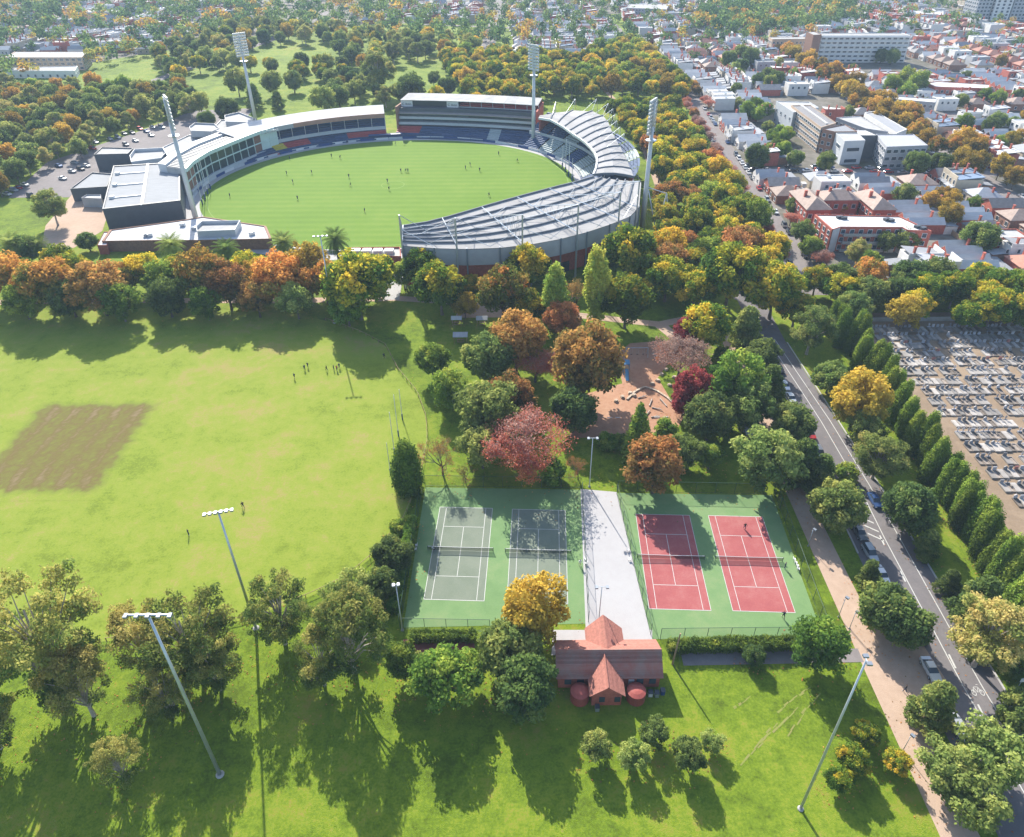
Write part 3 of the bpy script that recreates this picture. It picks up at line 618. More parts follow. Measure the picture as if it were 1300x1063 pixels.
def tree_px(px, py, wpx, kind, zone, label=None, hs=1.0, rr=rnd):
    """crown centred on a photograph pixel, wpx pixels across"""
    v = PROTO[kind][0]; p = at(px, py, 5.0)
    for _ in range(4):
        w = wpx*depth(p)/FOCAL; p = at(px, py, v[3]*hs*w/v[2])
    o = tree_at(p[0], p[1], kind, w, zone, label, hs, rr)
    if not label: MANUAL.setdefault((kind, zone), []).append(o)
    return o
Z = 'between the park oval and the stadium'
for a in ((2,350,66,'orange'),(30,346,50,'elm'),(56,356,72,'orange'),(90,342,50,'elm'),(122,360,74,'rust'),(152,352,46,'orange'),(180,340,52,'elm'),(205,350,48,'green'),(228,344,44,'elm'),(252,350,66,'orange'),(286,360,60,'rust'),(312,338,50,'elm'),(332,350,46,'gold'),
          (354,352,70,'orange'),(390,342,56,'gold'),(412,354,58,'orange'),(452,358,90,'elm'),(478,348,54,'elm'),(430,362,50,'elm'),(-35,348,66,'elm'),(150,380,50,'green'),(26,378,48,'green'),(88,380,46,'round'),(325,378,46,'rust'),(212,380,46,'round'),(260,384,40,'green'),(375,380,44,'olive'),(440,388,46,'green')): tree_px(*a, Z)
Z = 'beside the path below the curved stadium roof'
for a in ((535,340,54,'elm'),(559,366,64,'elm'),(512,348,34,'green'),(597,360,28,'elm'),(638,372,70,'orange'),(672,341,56,'elm'),(670,392,48,'elm'),(703,374,38,'poplar'),(732,372,46,'bare'),
          (759,366,40,'poplar'),(796,382,66,'elm'),(796,322,72,'elm'),(818,345,52,'elm'),(848,350,62,'elm'),(715,405,50,'rust'),(590,385,34,'gold')): tree_px(*a, Z)
Z = 'between the playground and the oval'
for a in ((620,452,70,'round'),(655,432,78,'rust'),(680,460,60,'bare_red'),(742,462,96,'rust'),(728,522,60,'round'),(672,558,112,'bare_red'),(612,566,58,'olive'),(618,520,80,'olive'),(648,500,60,'rust'),
          (560,572,66,'bare'),(548,458,42,'green'),(568,492,50,'green'),(735,590,40,'bare'),(771,560,26,'bush'),(787,562,24,'bush'),(845,546,30,'bush'),(833,590,78,'rust'),(700,600,34,'bush'),(590,596,36,'bare')): tree_px(*a, Z)
tree_px(813,549,38,'cone','', 'green cone-shaped conifer beside the red bark playground', 1.15)
tree_px(515,594,38,'cypress','', 'dark ivy-green column at the corner of the grey tennis courts', 1.0)
Z = 'between the playground and the road'
for a in ((898,414,66,'elm'),(928,350,80,'elm'),(985,366,74,'elm'),(882,366,56,'elm'),(873,425,38,'crimson'),(864,452,76,'bare_red'),(880,494,50,'crimson'),(868,512,34,'crimson'),(902,531,62,'round'),(917,450,22,'elm'),
          (935,485,72,'green'),(951,520,56,'olive'),(968,450,48,'round'),(979,492,40,'pine'),(1006,536,58,'round'),(975,580,84,'olive'),(1020,592,48,'pine'),(950,420,44,'pine'),(902,580,32,'green'),(873,570,44,'olive'),(860,585,30,'bush'),(1040,605,40,'pine')): tree_px(*a, Z)
Z = 'on the cemetery side of the road'
for a in ((1033,414,54,'gum'),(1012,390,50,'elm'),(1055,478,46,'round'),(1094,505,74,'gold'),(1100,545,44,'olive'),(1121,570,64,'gum'),(1155,646,64,'round'),(1178,692,32,'pine'),(1205,741,30,'pine'),(1262,800,96,'gum'),(1240,770,60,'pine'),(1300,905,60,'round'),(1075,600,30,'bush'),(1300,830,50,'pine'),(1235,830,22,'bush')): tree_px(*a, Z)
Z = 'in the hedge row edging the cemetery'
HEDGE_ROW = ((1060,408,24),(1072,420,26),(1084,426,26),(1095,434,26),(1092,456,26),(1106,462,30),(1118,470,28),(1126,498,28),(1139,512,32),(1165,552,32),(1178,558,32),(1184,588,32),(1196,590,32),(1206,612,32),(1218,622,34),(1230,638,34),
          (1222,650,30),(1244,664,34),(1254,684,36),(1262,702,36),(1274,716,38),(1284,732,38),(1296,752,40),(1306,776,42),(1316,800,42))
for i, (u, v, w) in enumerate(HEDGE_ROW):
    tree_px(u, v-4, w*0.72, 'cypress', Z, hs=1.4)
    if i+1 < len(HEDGE_ROW):
        u2, v2, w2 = HEDGE_ROW[i+1]
        if math.hypot(u2-u, v2-v) > 14: tree_px((u+u2)/2+3, (v+v2)/2-6, w*0.7, 'cypress', Z, hs=1.4)
Z = 'on the verge between the gravel path and the road'
for a in ((1063,646,68,'round'),(1104,731,30,'pine'),(1122,772,66,'round'),(1146,790,66,'round'),(1185,899,56,'pine'),(1208,975,70,'olive'),(1262,958,84,'olive'),(1240,1010,80,'olive'),(1042,818,70,'green'),(1100,930,36,'elm'),(1084,962,44,'elm'),(1141,968,36,'elm'),(1066,990,34,'elm')): tree_px(*a, Z)
Z = 'on the lawn around the tennis clubhouse'
for a in ((958,832,28,'round'),(904,942,30,'olive'),(873,958,42,'olive'),(760,948,38,'olive'),(806,958,40,'olive'),(833,930,38,'olive'),(681,775,84,'gold'),(650,822,84,'round'),(668,872,80,'round'),(511,840,50,'green'),(559,860,84,'green'),(595,850,52,'green'),(538,850,40,'olive')): tree_px(*a, Z)
Z = 'along the edge of the park oval'
for a in ((496,704,52,'round'),(484,745,44,'round'),(450,750,56,'olive'),(521,666,20,'bare'),(505,668,24,'bush')): tree_px(*a, Z)
Z = 'by the tall light poles at the oval edge'
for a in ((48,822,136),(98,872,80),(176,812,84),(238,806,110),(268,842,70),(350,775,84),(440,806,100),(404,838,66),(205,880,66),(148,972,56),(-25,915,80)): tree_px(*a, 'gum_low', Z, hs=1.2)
Z = 'standing in front of the stadium'
for a in ((216,310,36),(286,314,36),(358,308,36),(427,306,36),(10,308,40),(48,312,30)): tree_px(*a, 'palm', Z)
for a in ((62,255,42,'gum'),(30,318,36,'round'),(110,305,26,'round'),(75,330,46,'elm')): tree_px(*a, 'on the lawn beside the stadium hall')
# hedges
def hedge(label, p, q, w, h):
    l = math.hypot(q[0]-p[0], q[1]-p[1]); rng = np.random.default_rng(int(l*10)); a = math.atan2(q[1]-p[1], q[0]-p[0]); cl = []
    n = int(l/0.8)
    for i in range(n):
        for j in (-0.5, 0.5):
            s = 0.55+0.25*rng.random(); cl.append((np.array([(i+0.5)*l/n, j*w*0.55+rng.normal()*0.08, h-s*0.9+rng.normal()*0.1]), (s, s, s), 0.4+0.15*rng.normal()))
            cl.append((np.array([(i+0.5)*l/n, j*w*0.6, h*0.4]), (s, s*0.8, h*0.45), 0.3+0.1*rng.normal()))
    A = leaves(cl, rng, 0.2, 0.9); t = thing('hedge', label, 'hedge', (p[0], p[1], 0), a)
    put('foliage', quads_mesh('foliage', *A[:2], A[2], A[3], M['leaf_green'], rng), t)
    st = MB()
    for i in range(n): st.tube(((i+0.5)*l/n, 0, 0), ((i+0.5)*l/n, 0, h*0.7), 0.05, 0.03, 4)
    st.build('stems', M['bark_dark'], t, False); return t
hedge('clipped dark hedge along the fence of the red courts', at(848,826)[:2], at(1012,822)[:2], 1.8, 2.4)
hedge('low clipped hedge between the grey courts and the practice court', at(522,812)[:2], at(603,812)[:2], 1.8, 1.9)
hedge('thick hedge against the wire fence of the grey courts', at(524,668)[:2], at(500,782)[:2], 1.6, 3.2)

# ---- trees scattered through the wider park
def inpoly(x, y, P):
    c = False; j = len(P)-1
    for i in range(len(P)):
        if (P[i][1] > y) != (P[j][1] > y) and x < (P[j][0]-P[i][0])*(y-P[i][1])/(P[j][1]-P[i][1])+P[i][0]: c = not c
        j = i
    return c
def poisson(poly, gap, avoid=(), tries=4000, rr=rnd, others=True):
    """poly and avoid in photograph pixels on the ground"""
    W = [at(*p)[:2] for p in poly]; AV = [[at(*p)[:2] for p in a] for a in avoid]; out = []
    x0, x1 = min(p[0] for p in W), max(p[0] for p in W); y0, y1 = min(p[1] for p in W), max(p[1] for p in W)
    grid = {}
    for _ in range(tries):
        x, y = rr.uniform(x0, x1), rr.uniform(y0, y1)
        if not inpoly(x, y, W) or any(inpoly(x, y, a) for a in AV): continue
        k = (int(x//gap), int(y//gap))
        if any((x-u)**2+(y-v)**2 < gap*gap for i in (-1, 0, 1) for j in (-1, 0, 1) for u, v in grid.get((k[0]+i, k[1]+j), ())): continue
        if others and any((x-u)**2+(y-v)**2 < (0.62*r+gap*0.4)**2 for u, v, r in GROUND_TREES): continue
        grid.setdefault(k, []).append((x, y)); out.append((x, y))
    return out
def pick(opts, rr): 
    t = rr.random()*sum(w for _, w in opts)
    for k, w in opts:
        t -= w
        if t <= 0: return k
    return opts[-1][0]
r2 = random.Random(21)
SCAT = [ # polygon, gap, kinds, zone, avoid, width range
 ([(775,150),(800,150),(850,150),(905,225),(960,300),(985,345),(955,365),(880,372),(845,372),(836,300),(838,250),(822,200)], 8.6, [('elm',8),('rust',1.2),('green',1),('palm',0.4)], 'in the park strip beside the curved stadium roof', (), (9, 13)),
 ([(1010,372),(1300,372),(1300,425),(1120,420),(1050,405)], 8.0, [('elm',5),('gold',2),('round',2),('orange',1)], 'in the belt behind the cemetery', (), (9, 12.5)),
 ([(600,140),(790,125),(880,130),(800,60),(730,85),(620,75),(560,80)], 9.5, [('elm',6),('green',1),('gold',1)], 'in the avenue behind the far grandstand', ([(690,150),(800,150),(800,128),(690,128)],), (9, 13)),
 ([(-40,262),(-40,120),(110,118),(235,125),(262,148),(215,158),(178,160),(130,178),(105,205),(60,242)], 8.5, [('gum',4),('round',1.5),('gold',2),('olive',3),('green',1.5)], 'around the stadium car park', ([(0,256),(30,232),(85,205),(125,205),(60,256)],), (7, 12)),
]
for poly, gap, kinds, zone, av, wr in SCAT:
    for x, y in poisson(poly, gap, av, rr=r2): tree_at(x, y, pick(kinds, r2), r2.uniform(*wr), zone, rr=r2)
print('trees', sum(TREE_COUNT.values()), TREE_COUNT)
# ------------------------------------------------------------------ the stadium
FC, FA, FB, FR = (-52.0, 312.5), 81.0, 70.0, R(9.4)
def fel(t, off=0.0):
    a, b = FA+off, FB+off
    return (FC[0]+a*cos(t)*cos(FR)-b*sin(t)*sin(FR), FC[1]+a*cos(t)*sin(FR)+b*sin(t)*cos(FR))
structure('stadium_apron', [fel(2*pi*i/96, 9) for i in range(96)], 0.035, M['pale_concrete'])
structure('stadium_field', [fel(2*pi*i/128, 0) for i in range(128)], 0.05, M['stadium_turf'])
mb = MB(); 
def ring_mark(P, w):
    for a, b in zip(P, P[1:]+P[:1]):
        dx, dy = b[0]-a[0], b[1]-a[1]; l = math.hypot(dx, dy); nx, ny = -dy/l*w/2, dx/l*w/2; mb.sheet([(a[0]+nx,a[1]+ny),(b[0]+nx,b[1]+ny),(b[0]-nx,b[1]-ny),(a[0]-nx,a[1]-ny)], 0.062)
ring_mark([fel(2*pi*i/96, -3.0) for i in range(96)], 0.28); ring_mark([(FC[0]+5*cos(2*pi*i/32), FC[1]+5*sin(2*pi*i/32)) for i in range(32)], 0.2)
tag(mb.build('field_marking', mat('faded_line', (0.165,0.255,0.05), 0.9)), kind='structure')
mat('roof_metal', (0.32,0.315,0.31), 0.9, 0.0, var=0.12, scale=0.3, stretch=(1, 4, 1), jitter=0.1, spec=0.08)
mat('roof_white', (0.46,0.46,0.46), 0.9, var=0.14, scale=0.25, jitter=0.06, spec=0.08)
mat('roof_pale', (0.34,0.34,0.335), 0.9, var=0.16, scale=0.25, jitter=0.1, spec=0.08)
mat('wall_grey', (0.33,0.34,0.36), 0.6, var=0.08, scale=0.4, jitter=0.06)
mat('wall_dark', (0.075,0.085,0.10), 0.5, var=0.1, scale=0.5)
mat('wall_white', (0.45,0.47,0.49), 0.6, var=0.06, scale=0.5)
mat('seat_blue', (0.035,0.07,0.15), 0.6, var=0.2, scale=0.8, jitter=0.2)
mat('seat_light', (0.33,0.38,0.38), 0.7, var=0.1, scale=0.8)
mat('seat_red', (0.36,0.06,0.06), 0.6, var=0.15, scale=0.8)
mat('seat_yellow', (0.5,0.4,0.05), 0.6, var=0.15, scale=0.8)
mat('awning_brown', (0.25,0.22,0.20), 0.6, var=0.12, scale=0.4)
mat('beam_blue', (0.14,0.155,0.18), 0.8, spec=0.1); mat('roof_rust', (0.36,0.20,0.15), 0.7, var=0.15, scale=0.4)
mat('mint_panel', (0.52,0.62,0.60), 0.5, var=0.05, scale=0.4)
mat('board_blue', (0.02,0.06,0.19), 0.5)
mat('screen_off', (0.02,0.03,0.045), 0.3, spec=0.5)
mat('orange_paint', (0.55,0.14,0.02), 0.5)
def lerp(a, b, t): return tuple(x+(y-x)*t for x, y in zip(a, b))
def resample(P, n):
    d = [0]
    for a, b in zip(P[:-1], P[1:]): d.append(d[-1]+math.dist(a, b))
    out = []
    for i in range(n+1):
        s = d[-1]*i/n; k = max(j for j in range(len(d)) if d[j] <= s+1e-9); k = min(k, len(P)-2)
        out.append(lerp(P[k], P[k+1], (s-d[k])/max(1e-9, d[k+1]-d[k])))
    return out
def seat_bank(parent, t0, t1, r0, r1, z0, z1, rows, blocks, mats, gapf=0.04):
    """raked seating along the field edge, one part per block"""
    for k in range(blocks):
        a = t0+(t1-t0)*(k+gapf)/blocks; b = t0+(t1-t0)*(k+1-gapf)/blocks; mb = MB(); n = 4
        for j in range(rows):
            ra, rb = r0+(r1-r0)*j/rows, r0+(r1-r0)*(j+1)/rows; za, zb = z0+(z1-z0)*j/rows, z0+(z1-z0)*(j+1)/rows
            for i in range(n):
                p, q = a+(b-a)*i/n, a+(b-a)*(i+1)/n
                A, B, C, D = fel(p, ra), fel(q, ra), fel(q, rb), fel(p, rb)
                mb.add([A+(za,), B+(za,), B+(zb,), A+(zb,)], [(0,1,2,3),(3,2,1,0)][:1]); mb.add([A+(zb,), B+(zb,), C+(zb,), D+(zb,)], [(0,1,2,3)])
        mb.build('seat_block', M[mats[k % len(mats)]], parent)
# --- south stand: long swept roof hung from masts
F = resample([at(px, py, 15.2) for px, py in ((512,289),(550,283),(588,272),(625,261),(668,249),(710,238),(752,227),(812,231))], 1)
Fr = [at(px, py, 15.2) for px, py in ((512,289),(550,283),(588,272),(625,261),(668,249),(710,238),(752,228))]
Bk = [at(px, py, 14.6) for px, py in ((511,312),(560,316),(610,316.5),(660,313),(710,304),(760,291),(800,275),(811,266),(813,250))]
NS = 10
Fr = resample(Fr, NS)
Bk = resample(Bk, NS)
Fr[NS] = at(754,226,15.2); Bk[NS] = at(814,232,14.6)
st = thing('grandstand', 'long curved grandstand with mast-hung grey panel roof and panelled back wall', 'grandstand', Bk[4][:2]+(0,))
NR = 6
def rp(i, j, dz=0.0):
    p = lerp(Fr[i], Bk[i], j/NR); return (p[0], p[1], p[2]+dz)
for i in range(NS):
    for j in range(NR):
        a, b, c, d = rp(i, j, 0.28), rp(i+1, j, 0.28), rp(i+1, j+1, 0), rp(i, j+1, 0)
        MB().slab([a, b, c, d], 0.25).build('roof_panel', M['roof_metal'], st)
for j in range(NR):
    mb = MB()
    for i in range(NS): mb.bar(rp(i, j, 0.85), rp(i+1, j, 0.85), 0.42, 0.6)
    mb.build('roof_beam', M['beam_blue'], st)
for i in range(NS):
    a, b = Bk[i], Bk[i+1]
    MB().prism([(a[0], a[1]), (b[0], b[1]), (b[0]-0.05, b[1]+0.5), (a[0]-0.05, a[1]+0.5)], 9.0, 14.5).build('wall_panel', M['wall_grey'], st)
    MB().tube((a[0], a[1]-0.25, 0), (a[0], a[1]-0.25, 15), 0.28, 0.28, 6).build('column', M['grey_steel'], st)
    c, d = lerp(a, Fr[i], 0.12), lerp(b, Fr[i+1], 0.12)
    MB().prism([c[:2], d[:2], (d[0], d[1]+0.6), (c[0], c[1]+0.6)], 0, 9.2).build('base_wall', M['brick_red'], st)
    m = lerp(c, d, 0.5); an = math.atan2(d[1]-c[1], d[0]-c[0])
    MB().cbox((m[0], m[1]-0.1, 0.1), 3.2, 0.5, 3.6, an).build('entrance_door', M['glass_dark'], st)
MB().prism([Fr[0][:2], Bk[0][:2], (Bk[0][0]+0.4, Bk[0][1]), (Fr[0][0]+0.4, Fr[0][1])], 3, 14.4).build('end_wall', M['wall_grey'], st)
# raked seating under the roof
for i in range(NS):
    mb = MB()
    for j in range(7):
        a, b = lerp(Fr[i], Bk[i], j/9), lerp(Fr[i+1], Bk[i+1], j/9); c, d = lerp(Fr[i+1], Bk[i+1], (j+1)/9), lerp(Fr[i], Bk[i], (j+1)/9)
        mb.prism([a[:2], b[:2], c[:2], d[:2]], 0.1, 1.5+j*1.15)
    mb.build('seat_block', M['seat_blue'], st)
# masts, tie rods and roof trusses
MAST = [(509.5,292,0.2),(557.5,290,0.1),(618,283,0.06),(681,274,0.06),(740.5,253,0.06),(786,240,0.06)]
bkpx = [0.0, 1.7, 3.7, 5.6, 7.4, 8.7]
def onedge(P, f): i = min(len(P)-2, int(f)); return lerp(P[i], P[i+1], f-i)
for (px, py, _), f in zip(MAST, bkpx):
    b = onedge(Bk, f); top = (b[0], b[1]-0.8, 25.0); fr_ = onedge(Fr, f); g_ = lerp(b, fr_, 0.68); g_ = (g_[0], g_[1], 16.4); mid = lerp(b, fr_, 0.36)
    MB().tube((b[0], b[1]-0.8, 0), top, 0.34, 0.26, 8).build('mast', M['galvanised'], st)
    mb = MB(); e = lerp(b, fr_, 0.97)
    mb.tube(top, g_, 0.14, 0.14, 5); mb.tube((b[0], b[1], 15.7), (e[0], e[1], 16.2), 0.17, 0.17, 5)
    for k in range(1, 7):
        p = lerp(top, g_, k/7); q = lerp(b, fr_, 0.68*(k-0.5)/7); mb.tube(p, (q[0], q[1], 15.7), 0.07, 0.07, 4)
        q = lerp(b, fr_, 0.68*(k+0.5)/7); mb.tube(p, (q[0], q[1], 15.7), 0.07, 0.07, 4)
    mb.build('roof_truss', M['galvanised'], st)
    for s in (-1, 1):
        f2 = min(NS-0.01, max(0.0, f+s*1.0)); t2 = lerp(onedge(Bk, f2), onedge(Fr, f2), 0.5)
        m2 = MB(); m2.tube(top, (t2[0], t2[1], 15.9), 0.11, 0.11, 5); t3 = onedge(Bk, f2); m2.tube(lerp(top, b, 0.45), (t3[0], t3[1], 15.2), 0.09, 0.09, 5)
        t4 = lerp(onedge(Bk, f2), onedge(Fr, f2), 0.85); m2.tube((g_[0], g_[1], 16.3), (t4[0], t4[1], 15.9), 0.09, 0.09, 5); m2.tube((mid[0], mid[1], 15.9), (t2[0], t2[1], 15.9), 0.09, 0.09, 5)
        m2.build('tie_rod', M['galvanised'], st)
# --- east stand: swept roof over raked seats
EZ = 14.0
Ei = resample([at(px, py, EZ) for px, py in ((684,151),(696,152),(713,161),(728,172),(742,181),(754,193),(758,203),(757,214),(753,223))], 13)
Eo = resample([at(px, py, EZ-0.6) for px, py in ((686,149),(705,144),(728,141),(749,141),(764,146),(772,155),(779,173),(789,190),(798,209),(805,226))], 13)
es = thing('grandstand', 'curving grandstand with ribbed grey roof over blue seats at the goal end', 'grandstand', Eo[6][:2]+(0,))
for i in range(13):
    nj = 4
    for j in range(nj):
        q = [lerp(Ei[i], Eo[i], j/nj), lerp(Ei[i+1], Eo[i+1], j/nj), lerp(Ei[i+1], Eo[i+1], (j+1)/nj), lerp(Ei[i], Eo[i], (j+1)/nj)]
        q = [(x, y, z+(0.35 if k in (0, 3) else 0.0)+0.9*sin(pi*(j+(1 if k in (2, 3) else 0))/nj)) for k, (x, y, z) in enumerate(q)]
        MB().slab(q, 0.22).build('roof_panel', M['roof_metal'], es)
    mb = MB(); P = [lerp(Ei[i+1], Eo[i+1], j/4) for j in range(5)]; P = [(p[0], p[1], p[2]+0.75+0.9*sin(pi*j/4)) for j, p in enumerate(P)]
    for a, b in zip(P[:-1], P[1:]): mb.bar(a, b, 0.5, 0.8)
    mb.build('roof_beam', M['beam_blue'], es)
mb = MB()
for i in range(13): mb.bar(Ei[i][:2]+(EZ+0.75,), Ei[i+1][:2]+(EZ+0.75,), 0.7, 1.0)
mb.build('fascia', M['white_paint'], es)
for i in range(13):
    a, b = Eo[i], Eo[i+1]; MB().prism([a[:2], b[:2], (b[0]-0.6, b[1]), (a[0]-0.6, a[1])], 0, EZ-1).build('back_wall', M['brick_red'], es)
for i in range(1, 13, 1):
    o_ = Eo[i]; c = lerp(Ei[i], Eo[i], 1.35); tp = (lerp(Ei[i], Eo[i], 1.15)[0], lerp(Ei[i], Eo[i], 1.15)[1], 18.5)
    q = lerp(Ei[i], Eo[i], 0.45); mb = MB(); mb.tube((c[0], c[1], 0), tp, 0.14, 0.1, 6); mb.tube(tp, (q[0], q[1], EZ+1.2), 0.08, 0.08, 5); mb.tube(tp, (o_[0], o_[1], EZ), 0.09, 0.09, 5); mb.tube((c[0], c[1], 8), (o_[0], o_[1], EZ), 0.08, 0.08, 5)
    mb.build('stay_mast', M['galvanised'], es)
seat_bank(es, R(-30), R(38), 3.5, 12, 0.9, 5, 8, 9, ['seat_light', 'seat_light', 'seat_blue'])
seat_bank(es, R(-28), R(40), 13, 27, 6, 12.5, 11, 9, ['seat_blue', 'seat_blue', 'seat_light', 'seat_blue'])
mb = MB()
for i in range(24):
    a, b = R(-28)+R(68)*i/24, R(-28)+R(68)*(i+1)/24; mb.bar(fel(a, 12.5)+(6.2,), fel(b, 12.5)+(6.2,), 0.4, 1.6)
mb.build('balcony_front', M['wall_white'], es)
# --- north stand: three tiers, screens and scoreboards
def arc(p0, p1, bow, n):
    return [(p0[0]+(p1[0]-p0[0])*i/n-(p1[1]-p0[1])*bow*4*(i/n)*(1-i/n), p0[1]+(p1[1]-p0[1])*i/n+(p1[0]-p0[0])*bow*4*(i/n)*(1-i/n)) for i in range(n+1)]
n0, n1 = (-60.5, 391.5), (12.5, 377.0)
ns = thing('grandstand', 'three-tier grandstand with white balcony bands and sponsor boards by dark screen', 'grandstand', (-24, 392, 0))
NA = 12; f0 = arc(n0, n1, 0.03, NA)
nrm = Vector((14.5, 73.0)).normalized()          # away from the field
def band(d0, d1, z0, z1, name, m, i0=0, i1=NA, each=False, z1b=None):
    mb = MB()
    for i in range(i0, i1):
        a, b = f0[i], f0[i+1]; q = [(a[0]+nrm.x*d0, a[1]+nrm.y*d0), (b[0]+nrm.x*d0, b[1]+nrm.y*d0), (b[0]+nrm.x*d1, b[1]+nrm.y*d1), (a[0]+nrm.x*d1, a[1]+nrm.y*d1)]
        if z1b is None: mb.prism(q, z0, z1)
        else: mb.add([q[0]+(z1,), q[1]+(z1,), q[2]+(z1b,), q[3]+(z1b,), q[0]+(z1-0.3,), q[1]+(z1-0.3,), q[2]+(z1b-0.3,), q[3]+(z1b-0.3,)], [(0,1,2,3),(4,7,6,5),(0,4,5,1),(2,6,7,3),(1,5,6,2),(3,7,4,0)])
        if each: mb.build(name, m, ns); mb = MB()
    if not each: mb.build(name, m, ns)
band(8, 24, 0, 15.2, 'core_wall', M['wall_dark'])
band(24, 24.6, 0, 19.5, 'rear_wall', M['brick_red'])
for k in range(NA):
    for j in range(7):
        band(-5+j*1.6, -3.4+j*1.6, 0.2, 0.9+j*0.62, 'seat_row', M['seat_light'] if k == 8 else (M['seat_red'] if k < 2 and j > 2 else M['seat_blue']), k, k+1)
band(5.4, 6.2, 5.6, 7.0, 'balcony_band', M['wall_white']); band(5.6, 8.5, 7.0, 7.2, 'terrace', M['concrete'])
band(6.6, 7.4, 8.8, 10.2, 'balcony_band', M['wall_white']); band(6.8, 9.5, 10.2, 10.4, 'terrace', M['concrete'])
band(7.9, 8.02, 7.2, 8.7, 'glazing', M['window_glass'], each=True); band(7.9, 8.02, 10.5, 12.2, 'glazing', M['window_glass'], each=True)
band(5.8, 15, 0, 12.4, 'awning', M['awning_brown'], each=True, z1b=14.9)
for j in range(5): band(13+j*1.7, 14.7+j*1.7, 14, 15.4+j*0.7, 'upper_seat_row', M['seat_red'], 5, NA)
band(12.4, 12.8, 14.2, 15.6, 'balcony_band', M['wall_white'], 5, NA)
band(10.5, 25, 0, 19.4, 'roof_panel', M['roof_pale'], each=True, z1b=20.0)
for i in range(5, NA+1):
    a = f0[i]; MB().tube((a[0]+nrm.x*13.2, a[1]+nrm.y*13.2, 14.2), (a[0]+nrm.x*12.2, a[1]+nrm.y*12.2, 19.3), 0.16, 0.16, 6).build('column', M['pole_white'], ns)
band(11.6, 12.3, 14.4, 19.2, 'video_screen', M['screen_off'], 1, 4)
def text_on(body, parent, p, right, size, m, name='lettering', normal_up=True, ext=0.04):
    cu = bpy.data.curves.new(name, 'FONT'); cu.body = body; cu.size = size; cu.extrude = ext; cu.align_x = 'CENTER'; cu.align_y = 'CENTER'
    o = bpy.data.objects.new(name, cu); COL.objects.link(o); dg = bpy.context.evaluated_depsgraph_get()
    me = bpy.data.meshes.new_from_object(o.evaluated_get(dg)); bpy.data.objects.remove(o); me.materials.clear(); me.materials.append(m)
    o = bpy.data.objects.new(name, me); COL.objects.link(o)
    r = Vector(right).normalized(); u = Vector((0, 0, 1)); nn = r.cross(u)
    L0 = parent.location
    o.matrix_world = Matrix(((r.x, u.x, nn.x, p[0]-L0.x), (r.y, u.y, nn.y, p[1]-L0.y), (r.z, u.z, nn.z, p[2]-L0.z), (0, 0, 0, 1)))
    o.parent = parent; return o
for i0, in ((0,), (4,)):
    band(11.4, 12.2, 14.6, 19.0, 'sponsor_board', M['white_paint'], i0, i0+1)
    a, b = f0[i0], f0[i0+1]; m_ = lerp(a, b, 0.5); text_on('C ikon', ns, (m_[0]+nrm.x*11.3, m_[1]+nrm.y*11.3-0.1, 16.8), (b[0]-a[0], b[1]-a[1], 0), 1.9, M['dark_steel'])
a, b = f0[0], f0[1]
MB().prism([(n1[0]+nrm.x*4, n1[1]+nrm.y*4), (n1[0]+0.8+nrm.x*4, n1[1]+nrm.y*4), (n1[0]+0.8+nrm.x*25, n1[1]+nrm.y*25), (n1[0]+nrm.x*25, n1[1]+nrm.y*25)], 0, 17.5).build('end_wall', M['brick_red'], ns)
MB().prism([(n0[0]-0.8+nrm.x*4, n0[1]+nrm.y*4), (n0[0]+nrm.x*4, n0[1]+nrm.y*4), (n0[0]+nrm.x*25, n0[1]+nrm.y*25), (n0[0]-0.8+nrm.x*25, n0[1]+nrm.y*25)], 0, 17.0).build('end_wall', M['brick_brown'], ns)
ns.scale = (1, 1, 0.82)
# --- north-west stand: old stand with rust-red roof edge and slim columns
ws = thing('grandstand', 'low old grandstand with white roof, red-brown fascia and slim columns', 'grandstand', (-95, 385, 0))
WN = 12; tA, tB = R(90.5), R(143)
def wp(i, d): return fel(tB+(tA-tB)*i/WN, d)
def wband(d0, d1, z0, z1, z1b, name, m, i0=0, i1=WN, each=False):
    mb = MB()
    for i in range(i0, i1):
        q = [wp(i, d0), wp(i+1, d0), wp(i+1, d1), wp(i, d1)]
        if z0 is not None: mb.prism(q, z0, z1)
        else: mb.add([q[0]+(z1,), q[1]+(z1,), q[2]+(z1b,), q[3]+(z1b,), q[0]+(z1-0.3,), q[1]+(z1-0.3,), q[2]+(z1b-0.3,), q[3]+(z1b-0.3,)], [(0,1,2,3),(4,7,6,5),(0,4,5,1),(2,6,7,3),(1,5,6,2),(3,7,4,0)])
        if each: mb.build(name, m, ws); mb = MB()
    if not each: mb.build(name, m, ws)
wband(19, 19.6, 0, 12.5, None, 'rear_wall', M['brick_brown'])
for i in range(WN):
    for j in range(5): wband(3+j*1.5, 4.5+j*1.5, 0.2, 0.9+j*0.55, None, 'seat_row', M['seat_yellow'] if i == 3 and j > 1 else M['seat_red'] if (i in (4, 5, 9, 10, 11) and j > 1) or i == 2 and j == 0 else M['seat_blue'], i, i+1)
wband(10.6, 11.1, 3.4, 5.0, None, 'balcony_band', M['wall_white'])
for j in range(5): wband(11.2+j*1.5, 12.7+j*1.5, 3, 4.6+j*0.75, None, 'upper_seat_row', M['seat_blue'])
wband(8.6, 8.9, 9.8, 11.9, None, 'roof_fascia', M['wall_grey'], 0, 5); wband(8.6, 8.9, 9.8, 11.9, None, 'roof_fascia', M['roof_rust'], 5, WN)
wband(9, 20.5, None, 11.9, 13.6, 'roof_panel', M['roof_white'], each=True)
for i in range(WN+1):
    p = wp(i, 11.4); MB().tube(p+(0,), p+(11.6,), 0.16, 0.16, 6).build('column', M['pole_white'], ws)
